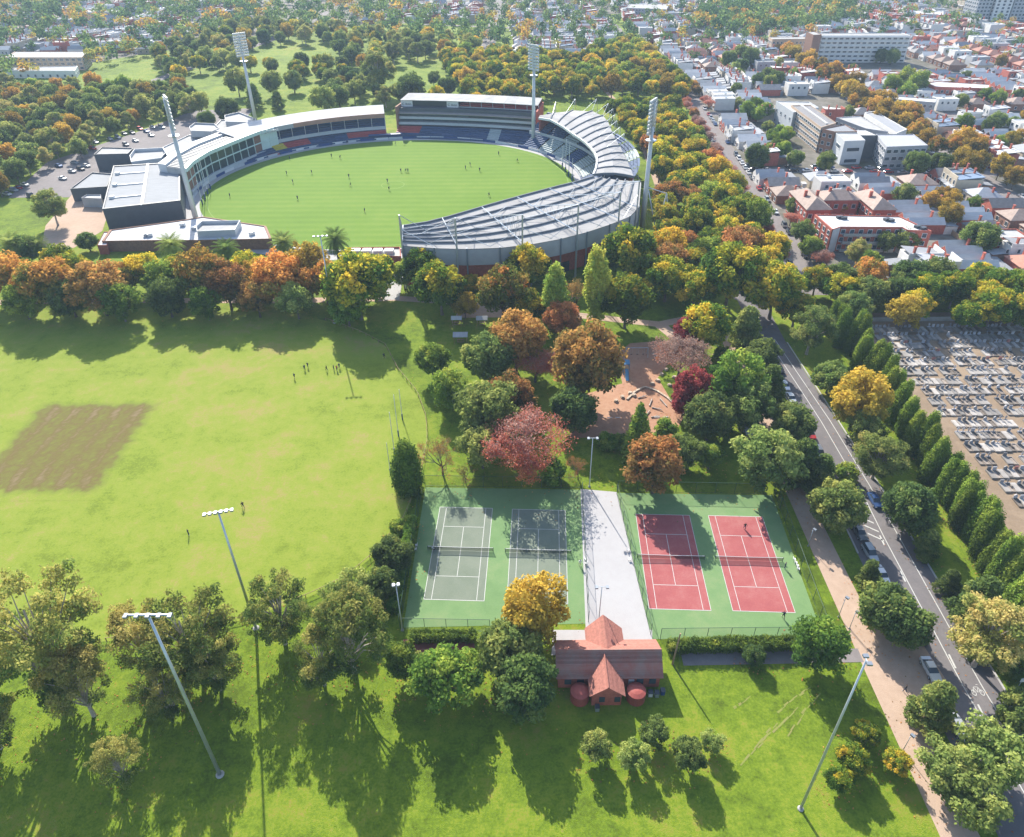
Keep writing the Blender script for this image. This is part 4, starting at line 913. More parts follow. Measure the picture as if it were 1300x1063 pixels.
a, b = wp(1.6, 8.5), wp(4.4, 8.5); text_on('C Carlton', ws, ((a[0]+b[0])/2+0.5, (a[1]+b[1])/2-0.9, 10.8), (b[0]-a[0], b[1]-a[1], 0), 2.3, M['white_paint'], ext=0.15)
# --- west building: curved glass front under a finned roof
wb = thing('stadium_building', 'curved stadium building with mint glass front and slotted pale roof', 'building', (-135, 330, 0))
Wf = resample([(-135.7,300,0),(-136.5,311,0),(-134.5,325,0),(-128.5,341,0),(-121.8,357,0),(-115.5,366,0)], 14)
Wb = resample([(-150,306,0),(-150,320,0),(-147,338,0),(-140,355,0),(-133,369,0),(-126,377,0)], 14)
for i in range(14):
    a, b, c, d = Wf[i], Wf[i+1], Wb[i+1], Wb[i]
    MB().prism([a[:2], b[:2], c[:2], d[:2]], 0, 2.2).build('plinth', M['wall_white'], wb)
    e, f_ = lerp(a, d, 0.06), lerp(b, c, 0.06)
    MB().prism([e[:2], f_[:2], lerp(b, c, 0.1)[:2], lerp(a, d, 0.1)[:2]], 2.2, 10.4).build('glass_pane', M['glass_dark'] if 1 < i < 11 else (M['mint_panel'] if i > 11 else M['brick_brown']), wb)
    MB().cbox((e[0], e[1], 2.2), 0.35, 0.35, 8.2).build('mullion', M['mint_panel'], wb)
    e2, f2 = lerp(a, d, 0.04), lerp(b, c, 0.04); MB().bar(e2[:2]+(6.6,), f2[:2]+(6.6,), 0.3, 0.5).build('transom', M['mint_panel'], wb)
    MB().prism([a[:2], b[:2], lerp(b, c, 0.18)[:2], lerp(a, d, 0.18)[:2]], 10.4, 12.0).build('fascia', M['mint_panel'], wb)
    MB().prism([lerp(a, d, 0.18)[:2], lerp(b, c, 0.18)[:2], lerp(b, c, 0.72)[:2], lerp(a, d, 0.72)[:2]], 2.2, 11.5).build('roof_panel', M['roof_pale'], wb)
    for k in range(3):
        u = (k+0.5)/3; p, q = lerp(lerp(a, b, u), lerp(d, c, u), 0.24), lerp(lerp(a, b, u), lerp(d, c, u), 0.66)
        MB().bar(p[:2]+(11.75,), q[:2]+(11.75,), 0.6, 0.22).build('roof_slot', M['dark_steel'], wb)
    MB().prism([lerp(a, d, 0.72)[:2], lerp(b, c, 0.72)[:2], c[:2], d[:2]], 0, 12.4).build('roof_parapet', M['wall_white'], wb)
def block(label, quad, h, wall, roof, rim=0.5, cat='building', name='stadium_building', z0=0.0, extra=None, group=None):
    """flat-roofed block: four wall faces, roof slab sunk behind a parapet"""
    n = len(quad); cx = sum(p[0] for p in quad)/n; cy_ = sum(p[1] for p in quad)/n
    t = thing(name, label, cat, (cx, cy_, z0), group=group)
    sh = lambda k: [(cx+(p[0]-cx)*k, cy_+(p[1]-cy_)*k) for p in quad]
    for i in range(n):
        a, b = quad[i], quad[(i+1) % n]; ai, bi = sh(0.97)[i], sh(0.97)[(i+1) % n]
        MB().prism([a[:2], b[:2], bi, ai], z0, z0+h).build('wall', wall, t)
    MB().prism(sh(0.968), z0, z0+h-rim).build('roof', roof, t)
    return t
mat('hall_roof', (0.28,0.29,0.30), 0.9, 0.0, var=0.1, scale=0.2, stretch=(1, 6, 1), spec=0.08)
hq = [at(px, py, 9.0) for px, py in ((130,266),(144,211),(228,206),(229,255))]
hall = block('large dark-walled hall with flat grey metal roof beside the stadium field', [p[:2] for p in hq], 9.2, M['wall_dark'], M['hall_roof'], 0.35)
mb = MB()
c0, c1 = lerp(hq[1], hq[2], 0.52), lerp(hq[0], hq[3], 0.5); MB().bar(c0[:2]+(9.3,), c1[:2]+(9.3,), 1.0, 0.45).build('roof_walkway', M['white_paint'], hall)
for k in (0.22, 0.5, 0.78):
    p, q = lerp(hq[1], hq[0], k), lerp(c0, c1, k); MB().bar(lerp(p, q, 0.2)[:2]+(9.25,), q[:2]+(9.25,), 0.7, 0.4).build('roof_duct', M['white_paint'], hall)
    MB().cbox(lerp(p, q, 0.18)[:2]+(8.8,), 1.6, 1.6, 1.0).build('roof_vent', M['white_paint'], hall)
Q = lambda z, *a: [at(px, py, z)[:2] for px, py in a]
block('dark box building with pale flat roof behind the large hall', Q(8, (119,196),(129,187),(169,188),(162,195)), 8.0, M['wall_dark'], M['roof_pale'])
block('white curved-wall block between hall and finned roof', Q(8.5, (164,196),(170,188),(206,186),(211,191),(204,199),(166,204)), 8.0, M['wall_white'], M['roof_pale'], 1.4)
block('pale roof terrace block behind the finned roof', Q(9, (206,186),(240,170),(262,172),(240,186),(214,200)), 8.6, M['wall_white'], M['roof_pale'])
block('grey plant room on the stadium roof beside the car park', Q(12.5, (240,160),(247,155),(272,156),(278,162),(268,166),(242,165)), 3.2, M['wall_grey'], M['roof_pale'], 0.8, name='plant_room', z0=9.0)
block('louvred plant room on the stadium roof beside the floodlight', Q(13, (285,146),(303,142),(321,149),(320,155),(286,154)), 3.4, M['wall_grey'], M['roof_pale'], 0.8, name='plant_room', z0=9.5)
block('low rear block under the stadium plant rooms', Q(9.5, (262,171),(280,152),(325,150),(322,158),(300,162)), 9.4, M['wall_grey'], M['roof_pale'])
block('low dark annex with stepped roof beside the forecourt', Q(5.5, (89,240),(117,219),(142,221),(136,237)), 5.6, M['wall_dark'], M['hall_roof'])
block('small white cube annex by the brick forecourt', Q(4, (103,251),(110,247),(128,247),(128,252)), 4.0, M['wall_grey'], M['roof_white'])
ann = block('long low annex with white roof below the hall', Q(4.2, (129,306),(139,292),(234,279),(258,275),(338,287),(345,303),(250,305),(200,305)), 4.2, M['brick_brown'], M['roof_white'], 0.3)
for i, (px, py) in enumerate(((232,287),(247,292),(290,285),(186,300),(190,300),(320,298),(260,287),(302,288))): MB().cbox(at(px, py, 4)[:2]+(3.8,), 1.8, 1.3, 1.4, 0.2*i).build('roof_unit', M['galvanised'], ann)
pr = block('white walled plant deck on the low annex roof', Q(6.4, (249,287),(256,281),(305,280),(298,292),(250,294)), 2.6, M['wall_white'], M['roof_pale'], 1.2, name='plant_room', z0=3.9)
block('brick end bay of the annex near the forecourt', Q(4.6, (122,308),(131,291),(138,291),(134,308)), 3.6, M['brick_red'], M['roof_white'], 0.3)
es2 = block('low brick entry block at the left end of the mast-hung roof', Q(4, (440,325),(446,315),(508,314),(509,326)), 4.2, M['brick_red'], M['concrete'], 0.6)
for k in range(4): MB().cbox(at(452+k*14, 320, 4)[:2]+(3.4,), 3, 2.4, 1.5).build('roof_unit', M['white_paint'], es2)
# --- boundary fence with advertising boards
fb = thing('boundary_fence', 'low white and blue boundary fence ringing the stadium field', 'fence', FC+(0,))
for i in range(72):
    a, b = 2*pi*i/72, 2*pi*(i+0.96)/72
    MB().prism([fel(a, 3.0), fel(b, 3.0), fel(b, 3.2), fel(a, 3.2)], 0.03, 1.15).build('fence_board', M[('white_paint', 'board_blue', 'wall_white')[i % 3]], fb)
dg_ = thing('dugout', 'blue team bench shelter at the far edge of the stadium field', 'shelter', fel(R(94), 3.6)+(0,))
A_, B_ = fel(R(97), 3.4), fel(R(85), 3.4)
MB().prism([A_, B_, (B_[0], B_[1]+2), (A_[0], A_[1]+2)], 0.04, 0.4).build('bench', M['wall_grey'], dg_)
MB().prism([(A_[0], A_[1]+1.8), (B_[0], B_[1]+1.8), (B_[0], B_[1]+2), (A_[0], A_[1]+2)], 0.4, 2.4).build('back_wall', M['board_blue'], dg_)
MB().prism([(A_[0], A_[1]-0.2), (B_[0], B_[1]-0.2), (B_[0], B_[1]+2.2), (A_[0], A_[1]+2.2)], 2.4, 2.6).build('roof', M['board_blue'], dg_)
# --- goal posts
def goal(label, base, d):
    for k, hgt_ in ((-1.5, 10), (-0.5, 15), (0.5, 15), (1.5, 10)):
        x, y = base[0]+d[0]*k*6.4, base[1]+d[1]*k*6.4
        t = thing('goal_post', label, 'goal post', (x, y, 0.05), group=label)
        MB().tube((0,0,0),(0,0,hgt_),0.16,0.12,8).build('pole', M['white_paint'], t, False); MB().tube((0,0,0),(0,0,2.2),0.3,0.3,8).build('pad', M['board_blue'], t, False)
gd = Vector((-sin(FR), cos(FR)))
goal('white goal post in front of the curved glass building', fel(pi, -2.0), gd)
goal('white goal post at the end of the swept roof', fel(0, -2.0), gd)
# --- floodlight towers
def tower(label, base, h, face):
    t = thing('floodlight_tower', label, 'floodlight', base+(0,), face)
    MB().tube((0,0,0),(0,0,h-8),1.05,0.62,12).tube((0,0,h-8),(0,0,h),0.62,0.45,12).build('mast', M['pole_white'], t, False, True)
    MB().lathe((0,0,h-13),[(0.7,0),(2.0,0.15),(2.0,0.4),(0.7,0.55)],10).build('platform', M['galvanised'], t, False)
    fr_ = MB()
    for k in range(9): fr_.box(-3.4,3.4,-0.25,0.0,h-10.5+k*1.32,h-10.35+k*1.32)
    for x in (-3.4,-1.1,1.1,3.25): fr_.box(x,x+0.15,-0.12,0.1,h-10.5,h+0.4)
    fr_.build('head_frame', M['galvanised'], t, False)
    lm = MB().box(-0.42,0.42,-0.85,-0.28,0,0.78).mesh('lamp', M['pole_white'])
    for k in range(9):
        for j in range(7): put('lamp', lm, t, (-3.0+j*1.0, 0, h-10.3+k*1.32))
    return t
def towards(b): return math.atan2(FC[1]-b[1], FC[0]-b[0])+pi/2
for lab, b in (('tall white floodlight tower standing between the dark hall and the field', (-123.4,269.7)), ('tall white floodlight tower rising behind the curved glass building', (-141.7,414.0)),
               ('tall white floodlight tower between three-tier stand and swept roof', (11.8,371.4)), ('tall white floodlight tower outside the mast-hung stand roof', (50.0,258.8))):
    tower(lab, b, 46.3, towards(b))
# strut frame at the corner of the south stand
sf = thing('strut_frame', 'white triangular steel strut frame beside a floodlight tower', 'steel frame', (56,262,0))
for p, q in (((52,266,14),(58.5,262,13)),((58.5,262,13),(60,258,0)),((58.5,262,13),(55,257,0)),((60,258,0),(55,257,0.1)),((52,266,14),(55,257,0)),((57,259.5,7),(60,262,0))): MB().tube(p, q, 0.2, 0.2, 6).build('strut', M['pole_white'], sf)
# ------------------------------------------------------------------ the suburb: terraces, cottages, apartments, school, far slabs
mat('tin_white', (0.46,0.46,0.46), 0.85, var=0.12, scale=0.4, stretch=(6, 1, 1), jitter=0.18, spec=0.1)
mat('tin_grey', (0.28,0.29,0.31), 0.85, var=0.15, scale=0.4, stretch=(6, 1, 1), jitter=0.25, spec=0.1)
mat('tin_blue', (0.15,0.20,0.28), 0.85, var=0.15, scale=0.4, jitter=0.25, spec=0.1)
mat('slate', (0.17,0.165,0.17), 0.7, var=0.2, scale=0.8, jitter=0.25)
mat('terracotta', (0.30,0.14,0.10), 0.8, var=0.2, scale=0.8, jitter=0.25)
mat('tile_brown', (0.25,0.19,0.16), 0.8, var=0.2, scale=0.8, jitter=0.2)
mat('render_white', (0.62,0.61,0.59), 0.8, var=0.08, scale=0.6, jitter=0.15)
mat('render_cream', (0.44,0.38,0.29), 0.8, var=0.1, scale=0.6, jitter=0.15)
mat('render_beige', (0.40,0.30,0.22), 0.8, var=0.1, scale=0.6)
mat('frame_white', (0.6,0.6,0.6), 0.6)
mat('door_paint', (0.12,0.06,0.04), 0.6, jitter=0.5)
def gable(mb, w, d, h, rise, eave=0.35, axis='y', x0=0.0):
    a, b = w/2+eave, d/2+eave; t = 0.18
    if axis == 'y':
        P = [(x0-a,-b,h),(x0-a,b,h),(x0,b,h+rise),(x0,-b,h+rise)]; Q = [(x0,-b,h+rise),(x0,b,h+rise),(x0+a,b,h),(x0+a,-b,h)]
    else:
        P = [(x0-a,-b,h),(x0+a,-b,h),(x0+a,0,h+rise),(x0-a,0,h+rise)]; Q = [(x0-a,0,h+rise),(x0+a,0,h+rise),(x0+a,b,h),(x0-a,b,h)]
    for q in (P, Q): mb.slab([(x, y, z+t) for x, y, z in q], t)
def hipr(mb, w, d, h, rise, eave=0.4, cx=0.0, cy=0.0):
    a, b = w/2+eave, d/2+eave; t = 0.15
    if d >= w: r0, r1 = (cx, cy-(b-a), h+rise+t), (cx, cy+(b-a)+0.01, h+rise+t)
    else: r0, r1 = (cx-(a-b), cy, h+rise+t), (cx+(a-b)+0.01, cy, h+rise+t)
    c = [(cx-a,cy-b,h+t),(cx+a,cy-b,h+t),(cx+a,cy+b,h+t),(cx-a,cy+b,h+t)]
    v = c+[r0, r1]+[(x, y, z-t) for x, y, z in c]
    f = [(0,1,4),(1,2,5,4),(2,3,5),(3,0,4,5)] if d >= w else [(0,1,5,4),(1,2,5),(2,3,4,5),(3,0,4)]
    mb.add(v, f+[(9,8,7,6),(0,6,7,1),(1,7,8,2),(2,8,9,3),(3,9,6,0)])
win_me = {}
def window_mesh(w, h):
    k = (round(w, 1), round(h, 1))
    if k not in win_me:
        win_me[k] = (MB().box(-w/2,w/2,-0.06,0.05,0,h).mesh('window', M['window_glass']),
            MB().box(-w/2-0.1,-w/2,-0.1,0.05,-0.1,h+0.1).box(w/2,w/2+0.1,-0.1,0.05,-0.1,h+0.1).box(-w/2,w/2,-0.1,0.05,h,h+0.1).box(-w/2-0.1,w/2+0.1,-0.16,0.05,-0.16,-0.0).mesh('window_frame', M['frame_white']))
    return win_me[k]
def windows(root, y, xs, zs, w, h, rz=0.0, xo=0.0):
    """windows on a wall facing -y (rz=0) or turned about the origin"""
    g_, f_ = window_mesh(w, h)
    for z in zs:
        for x in xs:
            c, s = cos(rz), sin(rz); o = put('window', g_, root, (x*c-y*s, x*s+y*c, z), rz); put('window_frame', f_, o)
def house_proto(kind, wall, roof, seed):
    r = random.Random(seed); t = bpy.data.objects.new('house', None); COL.objects.link(t)
    W_, R_ = M[wall], M[roof]
    def chim(x, y, z): MB().box(x-0.4,x+0.4,y-0.3,y+0.3,z-1.6,z+1.2).box(x-0.5,x+0.5,y-0.4,y+0.4,z+1.2,z+1.4).build('chimney', M['brick_red'], t, False)
    if kind == 'terrace':
        MB().box(-3,3,-8,3,0,6.4).build('wall', W_, t, False); MB().box(-3,1.2,3,8.5,0,3.4).build('rear_wall', M['brick_brown'], t, False)
        MB().slab([(-3,-7.6,6.5),(3,-7.6,6.5),(3,3.2,7.6),(-3,3.2,7.6)], 0.2).build('roof', R_, t, False); MB().slab([(-3.1,3,4.1),(1.4,3,4.1),(1.4,8.7,3.6),(-3.1,8.7,3.6)], 0.15).build('lean_to_roof', M['tin_grey'], t, False)
        MB().box(-3,3,-8.1,-7.7,6.4,7.9).box(-3.15,-2.9,-8,3.2,6.4,7.5).build('parapet', W_, t, False); MB().slab([(-3,-9.6,3.2),(3,-9.6,3.2),(3,-8,3.7),(-3,-8,3.7)], 0.12).build('verandah_roof', M['tin_grey'], t, False)
        for x in (-2.8, 0, 2.8): MB().tube((x,-9.5,0),(x,-9.5,3.1),0.08,0.08,5).build('verandah_post', M['frame_white'], t, False)
        chim(-2.6, -3, 8.2); chim(-2.6, 1.5, 8.2); windows(t, -8.0, (-1.6, 1.5), (4.2,), 1.1, 1.7); windows(t, -8.0, (1.4,), (0.9,), 1.2, 1.8); MB().box(-2.2,-1.2,-8.1,-7.95,0,2.2).build('door', M['door_paint'], t, False)
        windows(t, -3.0, (-4, 0), (4.0,), 0.9, 1.4, -pi/2)
    elif kind == 'cottage':
        MB().box(-4,4,-6.5,6.5,0,3.6).add([(-4,-6.5,3.6),(4,-6.5,3.6),(0,-6.5,6.1),(-4,6.5,3.6),(4,6.5,3.6),(0,6.5,6.1)], [(0,1,2),(5,4,3)]).build('wall', W_, t, False)
        mb = MB(); gable(mb, 8, 13, 3.6, 2.5); mb.build('roof', R_, t, False); chim(-2, 2, 6.2); MB().box(1.2,3.4,7.0,8.8,0,2.2).build('shed', M['tin_grey'], t, False); MB().box(-4.4,4.4,9.2,9.3,0,1.8).build('yard_fence', M['timber'], t, False); windows(t, -6.5, (-2, 2), (0.9,), 1.3, 1.6); windows(t, -4.0, (-3, 1, 4), (1.0,), 1.0, 1.4, -pi/2); MB().box(-0.5,0.5,-6.6,-6.45,0,2.1).build('door', M['door_paint'], t, False)
    elif kind == 'hip':
        MB().box(-5,5,-6,6,0,3.7).build('wall', W_, t, False); mb = MB(); hipr(mb, 10, 12, 3.7, 2.8); mb.build('roof', R_, t, False); chim(2.5, 2, 6.0); chim(-3, -1, 5.6); MB().box(-4.6,-1.8,7.0,9.0,0,2.3).build('shed', M['tin_white'], t, False); MB().box(-5.6,5.6,9.6,9.7,0,1.8).build('yard_fence', M['timber'], t, False)
        windows(t, -6.0, (-3, 3), (0.9,), 1.6, 1.6); windows(t, -5.0, (-3, 2), (1.0,), 1.2, 1.4, -pi/2); MB().box(-0.6,0.6,-6.1,-5.95,0,2.2).build('door', M['door_paint'], t, False)
    elif kind == 'double':
        MB().box(-5,5,-6.5,6.5,0,3.5).add([(-5,-6.5,3.5),(0,-6.5,3.5),(-2.5,-6.5,5.5),(5,-6.5,3.5),(2.5,-6.5,5.5)], [(0,1,2),(1,3,4)]).build('wall', W_, t, False)
        for x in (-2.5, 2.5): mb = MB(); gable(mb, 4.6, 12.6, 3.5, 1.95, 0.2, 'y', x); mb.build('roof', R_, t, False)
        chim(0, 3, 5.6); windows(t, -6.5, (-2.5, 2.5), (1.0,), 1.5, 1.6); windows(t, -5.0, (-3, 3), (1.0,), 1.2, 1.4, -pi/2)
        MB().box(-5.2,5.2,6.5,11,0,3.0).build('rear_wall', M['render_white'], t, False); MB().slab([(-5.3,6.4,3.5),(5.3,6.4,3.5),(5.3,11.2,3.1),(-5.3,11.2,3.1)], 0.14).build('lean_to_roof', M['tin_grey'], t, False)
    elif kind == 'flat':
        MB().box(-4.2,4.2,8.4,8.5,0,1.8).build('yard_fence', M['timber'], t, False)
        MB().box(-4,4,-6,6,0,6.2).build('wall', W_, t, False); MB().box(-3.8,3.8,-5.8,5.8,6.2,6.35).build('roof', R_, t, False); MB().box(-4.05,4.05,-6.05,-5.8,6.2,6.8).box(-4.05,4.05,5.8,6.05,6.2,6.8).box(-4.05,-3.8,-5.8,5.8,6.2,6.8).box(3.8,4.05,-5.8,5.8,6.2,6.8).build('parapet', W_, t, False)
        MB().cbox((1.5,1,6.3), 1.6, 1.2, 0.9).build('roof_unit', M['galvanised'], t, False); windows(t, -6.0, (-2.2, 1.8), (0.8, 3.9), 1.9, 1.5); windows(t, -4.0, (-3.5, 0, 3.5), (3.9,), 1.2, 1.3, -pi/2)
    return t
HP = []
for i, (k, w, r_, look) in enumerate((('terrace','brick_red','tin_white','brick terrace house with white tin roof'),('terrace','render_white','tin_grey','white terrace house with grey tin roof'),('terrace','render_cream','tin_blue','cream terrace house with blue-grey tin roof'),
    ('cottage','brick_red','slate','brick gabled cottage with dark slate roof'),('cottage','render_white','tin_white','white gabled cottage with pale tin roof'),('cottage','brick_brown','terracotta','brown gabled cottage with terracotta roof'),
    ('hip','brick_red','terracotta','brick villa with hipped terracotta roof'),('hip','render_cream','tin_grey','cream villa with hipped grey roof'),('hip','brick_brown','slate','brown brick villa with hipped slate roof'),
    ('double','brick_red','tin_white','brick house with twin pale gables'),('double','render_white','tin_grey','white house with twin grey gables'),('flat','render_white','roof_white','white box house with flat roof'),('flat','brick_red','roof_pale','red brick box house with flat pale roof'),('flat','wall_grey','tin_grey','grey box house with flat grey roof'),('hip','brick_brown','tile_brown','brown villa with hipped tile roof'))):
    HP.append((house_proto(k, w, r_, i), k, look))
HW = [3,4,2.5,2,4,0.8,0.8,3,1.5,4,4,3,1.2,2,1.2]
LOT = dict(terrace=(6.6, 18), cottage=(9.2, 14.5), hip=(11.6, 13.5), double=(11.2, 18), flat=(9.0, 13))
BUILT = []        # (x0, x1, y0, y1) kept clear of houses
def clear(x0, x1, y0, y1): BUILT.append((x0, x1, y0, y1))
clear(110,146,232,250); clear(110,144,255,278); clear(147,194,328,404); clear(218,300,545,600); clear(166,214,440,470); clear(455,560,760,860)
r3 = random.Random(5); cand = []; suburb_trees = []
def fill(x0, x1, y0, y1, zone, east=True, dens=0.93):
    cols = max(1, int(round((x1-x0)/20.0))); cw = (x1-x0)/cols
    for c in range(cols):
        x = x0+(c+0.5)*cw; y = y0+r3.uniform(0, 3); face = -pi/2 if c % 2 == 0 else pi/2; run = None
        while y < y1-6:
            if run is None or r3.random() < 0.22: run = r3.choices(range(len(HP)), HW)[0]
            if r3.random() < 0.35: k = r3.choices(range(len(HP)), HW)[0]
            else: k = run
            kind = HP[k][1]; lw, ld = LOT[kind]
            if r3.random() > dens: suburb_trees.append((x+r3.uniform(-5,5), y+4, zone)); y += 8; continue
            yy = y+lw/2; xx = x+r3.uniform(-1.6, 1.6)
            if y+lw < y1 and not any(a-ld/2 < xx < b+ld/2 and c_-lw/2 < yy < d+lw/2 for a, b, c_, d in BUILT):
                cand.append((xx, yy, face+r3.uniform(-0.02, 0.02), k, zone, r3.uniform(0.92, 1.06)))
                if r3.random() < 0.2: suburb_trees.append((x+cw*0.5+r3.uniform(-1.5,1.5), yy, zone))
            y += lw+(0.15 if kind == 'terrace' else r3.uniform(0.5, 2.2))
fill(106, 203, 211, 317, 'between the park-side street and the brick apartments')
fill(112, 206, 334, 424, 'in the block around the long school')
fill(118, 210, 437, 535, 'in the block behind the long school')
fill(119, 211, 546, 690, 'in the block opposite the slab apartments')
fill(216, 342, 206, 312, 'across the plane-tree street')
fill(217, 345, 326, 420, 'in the block across from the school')
fill(222, 348, 432, 530, 'in the block before the slab apartments')
fill(223, 350, 545, 700, 'around the slab apartments')
fill(357, 480, 300, 700, 'in the far eastern blocks')
fill(490, 640, 480, 900, 'in the farthest eastern blocks')
fill(115, 470, 712, 960, 'in the far northern blocks')
fill(0, 98, 610, 960, 'beyond the elm avenue')
fill(-150, -28, 800, 960, 'beyond the north park')
fill(-560, -290, 640, 960, 'in the hazy western blocks', dens=0.85)
def vis(x, y, m=25):
    d = depth((x, y, 3))
    if d < 1: return False
    px, py = pix((x, y, 3)); return -m < px < 1300+m and -m < py < 1063+m
cand = [c for c in cand if vis(c[0], c[1])]; cand.sort(key=lambda c: c[1])
near_h, far_h = cand[:285], cand[285:]
used = set()
for x, y, rz, k, zone, s in near_h:
    lab = HP[k][2]+' '+zone
    if k in used: o = copy_tree(HP[k][0])
    else: o = HP[k][0]; used.add(k)
    o.location = (x, y, 0); o.rotation_euler = (0, 0, rz); o.scale = (s, s, s); tag(o, lab, 'house', lab)
# the rest are too many and too small to tell apart: one object
def merged(name, items, label, cat):
    mats_, V, Fc, Mi = [], [], [], []
    for x, y, rz, k, zone, s in items:
        c, sn = cos(rz)*s, sin(rz)*s
        for ch in HP[k][0].children:
            if ch.name.startswith(('window', 'verandah_post', 'door')): continue
            me = ch.data; m_ = me.materials[0]
            if m_ not in mats_: mats_.append(m_)
            b = len(V); V += [(x+v.co.x*c-v.co.y*sn, y+v.co.x*sn+v.co.y*c, v.co.z*s) for v in me.vertices]
            for p in me.polygons: Fc.append(tuple(b+i for i in p.vertices)); Mi.append(mats_.index(m_))
    me = bpy.data.meshes.new(name); me.from_pydata(V, [], Fc)
    for m_ in mats_: me.materials.append(m_)
    me.polygons.foreach_set('material_index', Mi); o = bpy.data.objects.new(name, me); COL.objects.link(o); return tag(o, label, cat, kind='stuff')
if far_h: merged('distant_houses', far_h, 'mass of small distant rooftops fading into haze beyond the suburb', 'houses')
for i, h_ in enumerate(HP):
    if i not in used:
        for ch in list(h_[0].children_recursive): bpy.data.objects.remove(ch)
        bpy.data.objects.remove(h_[0])
print('houses', len(near_h), len(far_h))
# --- named larger buildings
def big(label, quad, h, wall, roof, storeys, ww=1.4, wh=1.5, step=3.0, faces=(0, 3), rim=0.35, z0=0.0, name='apartment_building'):
    t = block(label, quad, h, M[wall], M[roof], rim, name=name); Lc = t.location; n = len(quad)
    g_, f_ = window_mesh(ww, wh)
    for i in range(n):
        a, b = quad[i], quad[(i+1) % n]; dx, dy = b[0]-a[0], b[1]-a[1]; l = math.hypot(dx, dy)
        # outward normal, must face the camera side
        nx, ny = dy/l, -dx/l
        if (nx*((a[0]+b[0])/2-Lc.x)+ny*((a[1]+b[1])/2-Lc.y)) < 0: nx, ny = -nx, -ny
        if nx*(0-a[0])+ny*(0-a[1]) <= 0 or l < 3: continue
        k = max(1, int(l/step)); rz = math.atan2(ny, nx)+pi/2
        for s in range(storeys):
            for j in range(k):
                u = (j+0.5)/k; o = put('window', g_, t, (a[0]+dx*u-Lc.x+nx*0.05, a[1]+dy*u-Lc.y+ny*0.05, 0.9+s*(h-0.6)/storeys), rz); put('window_frame', f_, o)
    return t
ap = big('long red brick apartment block with bright white flat roof', Q(9, (1034,273),(1142,275),(1183,294),(1152,292.5),(1146,289),(1066,288.5),(1056,292)), 9.2, 'brick_red', 'roof_white', 3)
for i, (px, py) in enumerate(((1066,276),(1071,277),(1126,279),(1131,280),(1165,288),(1172,290))): MB().cbox(at(px, py, 9.2)[:2]+(8.8,), 2.2, 1.4, 0.9, 0.1*i).build('roof_unit', M['dark_steel'], ap)
for s in range(3):
    a, b = at(1068,289,9), at(1144,289.5,9); MB().bar((a[0]+1, a[1]-0.7, 0.6+s*2.9), (b[0]-1, b[1]-0.7, 0.6+s*2.9), 1.4, 0.2).bar((a[0]+1, a[1]-1.35, 1.5+s*2.9), (b[0]-1, b[1]-1.35, 1.5+s*2.9), 0.08, 0.9).build('balcony', M['concrete'], ap)
def hipped(label, x0, x1, y0, y1, h, rise, wall, roof, storeys=2, name='apartment_building', wst=3.0):
    t = thing(name, label, 'building', ((x0+x1)/2, (y0+y1)/2, 0)); w, d = x1-x0, y1-y0
    MB().box(-w/2,w/2,-d/2,d/2,0,h).build('wall', M[wall], t, False); mb = MB(); hipr(mb, w, d, h, rise); mb.build('roof', M[roof], t, False)
    for k in (-0.25, 0.25): MB().box(w*k-0.5,w*k+0.5,-0.4,0.4,h+rise*0.5,h+rise+1.0).build('chimney', M['brick_red'], t, False)
    zs = [0.9+s*(h/storeys) for s in range(storeys)]; n = max(1, int(w/wst)); windows(t, -d/2, [w*((i+0.5)/n-0.5) for i in range(n)], zs, 1.4, 1.5)
    n = max(1, int(d/wst)); windows(t, -w/2, [d*((i+0.5)/n-0.5) for i in range(n)], zs, 1.4, 1.5, -pi/2); return t
hipped('red brick flats with hipped grey roof at the park-side corner', 110.5,119.5,257,277,8,3,'brick_red','tile_brown')
hipped('long red brick flats wing with hipped roof behind the golden trees', 120.5,134.0,267,276,8,2.6,'brick_red','tile_brown')
hipped('red brick flats with hipped roof next to the bright brick gable', 135.0,143.5,256.5,275,8,3,'brick_red','tile_brown')
big('pale metal-clad school hall at the rear of the long school', Q(12, (986,126),(1028,127),(1040,134),(1008,140)), 11, 'wall_white', 'roof_pale', 2, name='school_building', step=5)
sch = big('long beige school wing with dark roof and strip windows', [(150.5,400.5),(160.8,400.5),(160.8,364),(150.5,356)], 12, 'render_beige', 'slate', 4, 2.2, 1.2, 2.8, name='school_building')
MB().bar((155.6,400,12.3),(155.6,362,12.3),1.0,0.6).build('roof_ridge', M['roof_white'], sch)
big('school link block with maroon brick top', [(151,355.4),(165,363.5),(166,350.6),(155,350.6)], 11.4, 'brick_brown', 'tin_grey', 3, name='school_building')
big('white cube school block with two dark window strips', [(155.6,350),(165.8,350),(164.3,337),(154.4,336)], 11, 'wall_white', 'roof_pale', 2, 6.0, 1.6, 9.0, name='school_building')
big('grey school block with broad flat roof and dark glazed corner', [(174.5,349),(192,348.5),(190,330),(170.5,328.2)], 10.5, 'wall_grey', 'tin_grey', 3, 2.2, 1.5, 3.2, name='school_building')
block('thin white canopy roof between the school blocks', Q(11.5, (1079,163),(1099,163),(1115,170),(1094,170)), 10.8, M['wall_dark'], M['roof_white'], 0.2, name='school_building')
big('long low school wing with blue-grey metal roof', Q(9, (1098,142),(1111,140),(1152,163),(1139,168)), 8.6, 'render_white', 'tin_grey', 2, name='school_building')
big('school courtyard block crowded with rooftop units', Q(8.5, (1062,148),(1092,146),(1128,166),(1100,162)), 8.0, 'wall_grey', 'roof_pale', 2, name='school_building')
fa = big('long white slab of apartments with rows of balconies', [(231,583),(296,580),(295,592),(230.5,595)], 18.5, 'render_white', 'roof_pale', 6, 2.6, 1.6, 4.2)
